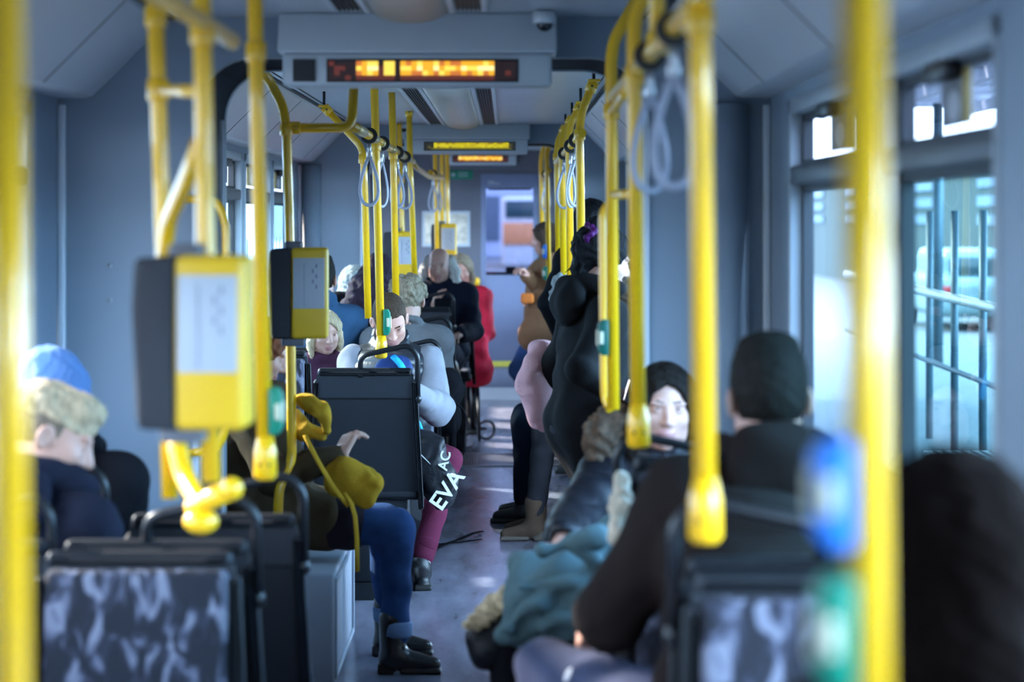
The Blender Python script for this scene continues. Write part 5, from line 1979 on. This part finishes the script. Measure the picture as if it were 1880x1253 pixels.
# 6 bald man in the navy coat, the red jacket behind him, red shopping trolley
hd = P(806, 488, 16.3)
p = person('balding man in a navy coat sitting cross-legged, facing back along the aisle', hd, 180, lean=6, pitch=6, yaw=6, hair='balding', hmat=HWHITE, skin='light', top=[NAVY], legs=NAVY,
           shoes=SNEAK, collar='high', q=1.3, fat=1.15, puff=0.02, eyes=True, brow=HGREY, foot_h={1: 0.0},
           hands={1: P(793, 565, 15.95), -1: P(843, 615, 15.95)}, fingers={1: Vector((0.3, -0.2, 0.8))}, hand_curl=(0.5, 0.8),
           knees={-1: P(812, 628, 15.95), 1: P(790, 628, 15.9)}, feet={-1: P(826, 668, 15.75), 1: Vector((-0.50, 15.9, 0.085))})
for s in (-1, 1):
    S = SDF().frame(p['head'], p['hr'], p['hf'], p['hu'])
    S.chain([(s * 0.080, -0.035, 0.05), (s * 0.105, -0.035, -0.04), (s * 0.125, -0.02, -0.125)], [0.022, 0.036, 0.026], k=0.03)
    S.build('side_hair', 0.007, HWHITE, p['root'], wr=0.003, wf=80)
bk = thing('dark_folder', 'dark upright folder held before the balding man\'s chest', 'folder', P(812, 575, 15.95))
MB().box(P(815, 583, 15.9), (0.13, 0.03, 0.26), bev=0.01).build('cover', BLK, bk)
p = person('passenger in a bright red jacket behind the balding man', P(846, 498, 18.3), 180, lean=5, hair='long', hmat=HFAIR, fem=True, top=[REDC], legs=BLK, shoes=SHOEB, q=1.5, fat=1.1, puff=0.015)
tr = thing('shopping_trolley', 'red cloth shopping trolley on two small wheels in the aisle before the cab', 'trolley', (-0.24, 17.6, 0))
S = SDF().world()
c = P(868, 655, 17.4)
S.box(list(c + Vector((0, 0, -0.02))), (0.115, 0.10, 0.19), 0.05, k=0.02).ell(list(c + Vector((0.02, 0, -0.10))), (0.135, 0.12, 0.12), k=0.05).ell(list(c + Vector((-0.02, 0, 0.14))), (0.07, 0.08, 0.10), k=0.05)
S.build('bag_body', 0.010, REDC, tr, wr=0.004, wf=30)
for s in (-1, 1):
    m = MB()
    cx = -0.345 if s == -1 else -0.15
    pts = [(cx, 17.35 + 0.075 * cos(2 * pi * i / 20), 0.085 + 0.075 * sin(2 * pi * i / 20)) for i in range(20)]
    pts = [(cx + 0.06 * cos(2 * pi * i / 20), 17.35 + 0.05 * cos(2 * pi * i / 20), 0.078 + 0.066 * sin(2 * pi * i / 20)) for i in range(20)]
    m.tube(pts, 0.011, 8, closed=True)
    m.build('wheel', mat('wheel_grey', (0.10, 0.10, 0.12), 0.5), tr)
m = MB()
m.tube([(-0.345, 17.35, 0.085), (-0.15, 17.35, 0.085)], 0.01, 8)
m.tube([(-0.25, 17.4, 0.4), (-0.25, 17.35, 0.09)], 0.02, 8)
m.tube([(-0.21, 17.3, 0.33), (-0.2, 17.25, 0.0)], 0.012, 8)
m.build('frame', BLACK, tr)

# 7 standing woman in the black hooded tunic
hd = P(1108, 478, 8.95)
p7 = person('woman with black pinned-up hair standing in a long black hooded top by the door', hd, 74, lean=3, yaw=4, pitch=16, stand=True, skin='light', fem=True,
            hair='updo', hmat=HBLACK, top=[BLKHOOD], legs=GREYJ, shoes=SHOEB, hood=[BLKHOOD], eyes=True, fat=1.22, hem=0.36, collar='low',
            hands={1: P(1148, 742, 8.72), -1: P(1120, 735, 9.2)}, fingers={1: Vector((0.6, -0.1, 0.35))}, hand_curl=(0.8, 0.8),
            feet={1: (0.10, -0.02), -1: (-0.10, 0.05)})
er = MB()
c = p7['head'] + p7['hr'] * 0.082 - p7['hu'] * 0.075 + p7['hf'] * 0.005
er.tube([c + (p7['hf'] * cos(2 * pi * i / 24) + p7['hu'] * sin(2 * pi * i / 24)) * 0.032 for i in range(24)], 0.0018, 8, closed=True)
er.build('hoop_earring', mat('silver', (0.7, 0.68, 0.62), 0.2, metal=1), p7['root'])
S = SDF().frame(p7['head'], p7['hr'], p7['hf'], p7['hu'])
for i in range(12):
    a = 2 * pi * i / 12
    S.ell((0.05 * cos(a) + 0.03, -0.095 + 0.012 * sin(3 * a), 0.075 + 0.032 * sin(a)), (0.015, 0.013, 0.013), k=0.008)
S.build('scrunchie', 0.004, cloth('purple_satin', (0.09, 0.015, 0.10), rough=0.4), p7['root'])
S = SDF().frame(p7['head'], p7['hr'], p7['hf'], p7['hu'])
for (x, y0, z0, x1, y1, z1) in ((0.03, -0.10, -0.02, 0.04, -0.115, -0.10), (0.05, -0.085, -0.04, 0.06, -0.09, -0.12), (0.0, -0.1, -0.04, 0.0, -0.13, -0.09), (0.02, -0.12, 0.05, 0.03, -0.145, 0.0)):
    S.cap((x, y0, z0), (x1, y1, z1), 0.006, 0.002, k=0.004)
S.build('loose_strands', 0.003, HBLACK, p7['root'])
m = thing('held_phone', 'phone with a bright screen held by the standing woman', 'phone', P(1150, 728, 8.68))
MB().box(P(1152, 728, 8.68), (0.02, 0.07, 0.14), R=Matrix.Rotation(0.3, 3, 'Y'), bev=0.004).build('phone_case', BLACK, m)
MB().box(P(1147, 727, 8.68), (0.004, 0.06, 0.12), R=Matrix.Rotation(0.3, 3, 'Y')).build('screen', mat('lit_screen', (0.1, 0.1, 0.1), 0.2, emit=(0.9, 0.85, 1.0), estr=1.2), m)
pk = SDF().world()
pk.chain([P(992, 655, 9.25), P(982, 700, 9.22), P(988, 760, 9.22)], [0.055, 0.062, 0.045], k=0.06)
pk.chain([P(1000, 648, 9.3), P(1010, 720, 9.3), P(1000, 775, 9.25)], [0.05, 0.07, 0.03], k=0.06)
tag(link_mesh('pink_jacket', pk.mesh('pink_jacket', 0.007, wr=0.005, wf=45), [PINK], loc=P(985, 710, 9.2)), 'fluffy pink jacket draped over the arm behind the standing woman\'s back', 'jacket')

# 8 the two sitting sideways by the door
p = person('passenger with a fur-edged hood and dark jeans sitting sideways, black shoe in the aisle', P(1092, 500, 12.75), 270, lean=6, hair='short', hmat=HGREY, top=[BLK], legs=DKDENIM, shoes=SHOEB, q=1.2,
           knees={1: Vector((0.10, 12.88, 0.56)), -1: Vector((0.09, 12.62, 0.56))}, feet={1: Vector((0.12, 12.95, 0.085)), -1: Vector((0.09, 12.66, 0.085))}, hips=(0.50, 12.75, 0.53))
S = SDF().world()
S.chain([P(1018, 545, 12.6), P(1030, 518, 12.6), P(1050, 506, 12.65), P(1075, 515, 12.7)], [0.03, 0.04, 0.045, 0.04], k=0.03)
S.build('fur_trim', 0.008, mat('grey_fur', (0.22, 0.23, 0.23), 0.9, var=0.4, vscale=60, bump=1.0, bscale=120), p['root'], wr=0.005, wf=110)
p = person('passenger in grey jeans and brown suede ankle boots, mostly hidden behind the standing woman', P(1110, 520, 12.1), 270, lean=4, hair='long', hmat=HBROWN, top=[BLK], legs=GREYJ, shoes=BOOTB, shoe_kind='boot', fem=True, q=1.2,
           knees={1: Vector((0.20, 12.18, 0.54)), -1: Vector((0.20, 11.98, 0.54))}, feet={1: Vector((0.15, 12.2, 0.085)), -1: Vector((0.13, 11.96, 0.085))}, hips=(0.52, 12.1, 0.50))
# far standing passengers
p = person('dark-haired passenger standing at the far side of the door, seen over the standing woman', P(1088, 408, 12.9 + 0.6), 30, lean=0, stand=True, hair='long', hmat=HBLACK, fem=True, top=[BLK], legs=BLK, shoes=SHOEB, q=1.5)
p = person('grey-bearded passenger in a black jacket standing between the far poles', P(1050, 415, 15.0), 280, stand=True, hair='short', hmat=HGREY, top=[BLK], legs=BLK, shoes=SHOEB, q=1.6, fat=1.1)
S = SDF().frame(p['head'], p['hr'], p['hf'], p['hu'])
S.ell((0, 0.055, -0.075), (0.062, 0.05, 0.05), k=0.02)
S.build('beard', 0.008, HGREY, p['root'])
p = person('passenger in a tan-brown coat and jeans by the cab door poles', P(1000, 440, 18.2), 270, lean=5, pitch=10, hair='long', hmat=HBROWN, fem=True, top=[BROWNC], legs=DENIM, shoes=SHOEB, q=1.6, hem=0.3, fat=1.15, puff=0.015,
           hips=(0.30, 18.2, 0.84), stand=True, hands={1: P(966, 505, 18.0), -1: P(985, 545, 18.0)})
S = SDF().world()
S.box(list(P(968, 548, 17.9)), (0.05, 0.05, 0.04), 0.02)
tag(link_mesh('orange_pouch', S.mesh('orange_pouch', 0.008), [cloth('orange_cloth', (0.50, 0.14, 0.03))], loc=P(968, 548, 17.9)), 'small orange pouch held by the passenger in the tan-brown coat', 'pouch')

# 9 dark-haired seated woman in the puffer jacket
hd = P(1219, 752, 6.78)
p9 = person('dark-haired woman in a black puffer jacket seated facing back, a teal coat on her lap', hd, 192, lean=-2, yaw=-16, pitch=3, roll=-2, skin='light', fem=True,
            hair='long', hmat=HDARK, top=[BLKSHINE], legs=BLK, shoes=SHOEB, eyes=True, fat=1.06, puff=0.022, quilt=(0.085, 0.007, (0.1, 0.1, 1.0)), collar='high', topname='puffer_jacket',
            hands={1: P(1018, 1015, 6.22), -1: P(1130, 1040, 6.2)}, fingers={1: Vector((-0.45, -0.5, -0.35))}, palm={1: Vector((0.2, 0.2, -0.9))}, hand_curl=(0.8, 0.8),
            knees={1: Vector((0.02, 6.16, 0.56)), -1: Vector((0.24, 6.14, 0.56))}, feet={1: Vector((0.0, 6.12, 0.085)), -1: Vector((0.2, 6.1, 0.085))}, hips=(0.47, 6.84, 0.46))
S = SDF().world()
S.chain([P(1180, 770, 6.86), P(1135, 775, 6.82), P(1108, 800, 6.80), P(1100, 840, 6.78)], [0.04, 0.05, 0.05, 0.035], k=0.04)
S.build('fur_collar', 0.006, FURB, p9['root'], wr=0.006, wf=120)
sh, el, w_ = p9['ends'][1]
d = (w_ - el).normalized()
MB().tube([w_ - d * 0.055, w_ - d * 0.05, w_ + d * 0.0, w_ + d * 0.004], [0.040, 0.052, 0.050, 0.040], 18).build('sunlit_cuff', WHITE, p9['root'])  # white puts the sunlight on the fur cuff into its colour
S = SDF().world()
S.chain([P(960, 1045, 6.12), P(1000, 1062, 6.08), P(1060, 1050, 6.08), P(1120, 1010, 6.08), P(1160, 985, 6.1)], [0.045, 0.06, 0.07, 0.06, 0.05], k=0.06)
S.chain([P(945, 1140, 5.98), P(985, 1105, 6.0), P(1050, 1085, 6.0), P(1110, 1060, 6.02)], [0.04, 0.065, 0.07, 0.06], k=0.06)
S.chain([P(930, 1165, 5.96), P(985, 1150, 5.96), P(1040, 1130, 5.98)], [0.022, 0.04, 0.04], k=0.05)
for a, b, r in (((1000, 1010), (1100, 985), 0.022), ((960, 1075), (1080, 1075), 0.018), ((980, 1120), (1090, 1045), 0.02), ((1060, 1010), (1130, 1060), 0.022), ((935, 1150), (1010, 1085), 0.02), ((1000, 1155), (1100, 1120), 0.018)):
    S.cap(P(*a, 5.90), P(*b, 5.90), r, k=0.02)
S.chain([P(1060, 1120, 5.95), P(1120, 1080, 5.95), P(1170, 1050, 6.0)], [0.06, 0.06, 0.05], k=0.05)
tag(link_mesh('teal_coat', S.mesh('teal_coat', 0.006, wr=0.009, wf=40), [TEAL], loc=P(1030, 1120, 6.0)), 'teal blue coat bundled on the lap of the woman in the puffer jacket', 'coat')
hb = thing('black_handbag', 'black handbag with a woven edge painted sunlit on the aisle side of the teal coat', 'bag', P(900, 1190, 6.1))
S = SDF().world()
a, b = P(868, 1165, 6.15), P(945, 1105, 6.15)
S.chain([a, b], [0.02, 0.03], k=0.02)
S.chain([P(895, 1200, 6.15), P(950, 1150, 6.15)], [0.045, 0.06], k=0.05)
S.build('bag_body', 0.006, BLKSHINE, hb, wr=0.002, wf=60)
S = SDF().world()  # straw tone paints the sun on the bag's woven top edge
S.chain([P(858, 1150, 6.10), P(900, 1112, 6.10), P(950, 1072, 6.10)], [0.014, 0.018, 0.018], k=0.02)
S.chain([P(880, 1150, 6.10), P(930, 1110, 6.08), P(955, 1090, 6.08)], [0.012, 0.016, 0.016], k=0.02)
S.build('sunlit_woven_edge', 0.004, mat('sunlit_weave', (0.50, 0.38, 0.22), 0.7, var=0.4, vscale=90, bump=0.8, bscale=180), hb, wr=0.003, wf=160)
S = SDF().world()  # added cream strip; its colour stands for sunlight beside the seat
S.chain([P(1142, 880, 5.48), P(1140, 930, 5.46), P(1133, 985, 5.44)], [0.02, 0.024, 0.02], k=0.02)
tag(link_mesh('sunlit_strip', S.mesh('sunlit_strip', 0.004, wr=0.003, wf=150), [mat('sunlit_cream', (0.55, 0.47, 0.36), 0.8, var=0.25, vscale=80, bump=0.8, bscale=200)], loc=P(1138, 990, 5.46)),
    'cream strip, sunlight put into its colour, beside the second patterned single seat', 'pouch')

# 10 man in the brown jacket, back to the camera
hd = P(1410, 735, 5.0)
p10 = person('man with short dark hair in a dark brown jacket, back turned, by the platform window', hd, 350, lean=7, yaw=4, pitch=8, skin='fair', hair='short', hmat=HDARK, top=[BROWNJ], legs=cloth('slate_blue_trousers', (0.045, 0.052, 0.095)), shoes=SHOEB,
             collar='high', hood=[BROWNJ], fat=1.2, puff=0.018, hands={-1: P(1092, 1128, 5.15), 1: Vector((0.62, 5.0, 0.70))}, fingers={-1: Vector((-0.25, 0.5, -0.55))}, palm={-1: Vector((0.55, 0.3, -0.4))}, hand_curl=(0.8, 0.55),
             knees={-1: Vector((0.09, 5.12, 0.66)), 1: Vector((0.42, 5.22, 0.66))}, feet={-1: Vector((0.06, 5.10, 0.085)), 1: Vector((0.36, 5.2, 0.235))}, hips=(0.50, 4.62, 0.62))
wb = SDF().world()
wb.ell(list(P(1078, 1250, 4.95)), (0.05, 0.05, 0.04), k=0.02).ell(list(P(1095, 1262, 4.95)), (0.045, 0.05, 0.035), k=0.03)
tag(link_mesh('white_cap', wb.mesh('white_cap', 0.005), [cloth('white_cotton', (0.62, 0.60, 0.62))], loc=P(1078, 1290, 4.95)), 'rounded white cap resting on the brown-jacketed man\'s knee', 'cap')

# 11 passenger near the camera by the window
p = person('passenger with long dark brown hair close by the platform window, seen from behind', P(1748, 1040, 2.62), 0, lean=3, pitch=4, hair='long', hmat=mat('hair_deep_brown', (0.005, 0.003, 0.0025), 1.0, var=0.4, vscale=22, bump=0.5, bscale=45, stretch=(5, 5, 1), spec=0.03), fem=True,
           top=[cloth('black_brown_coat', (0.006, 0.005, 0.005))], legs=BLK, shoes=SHOEB, fat=1.05, puff=0.01)
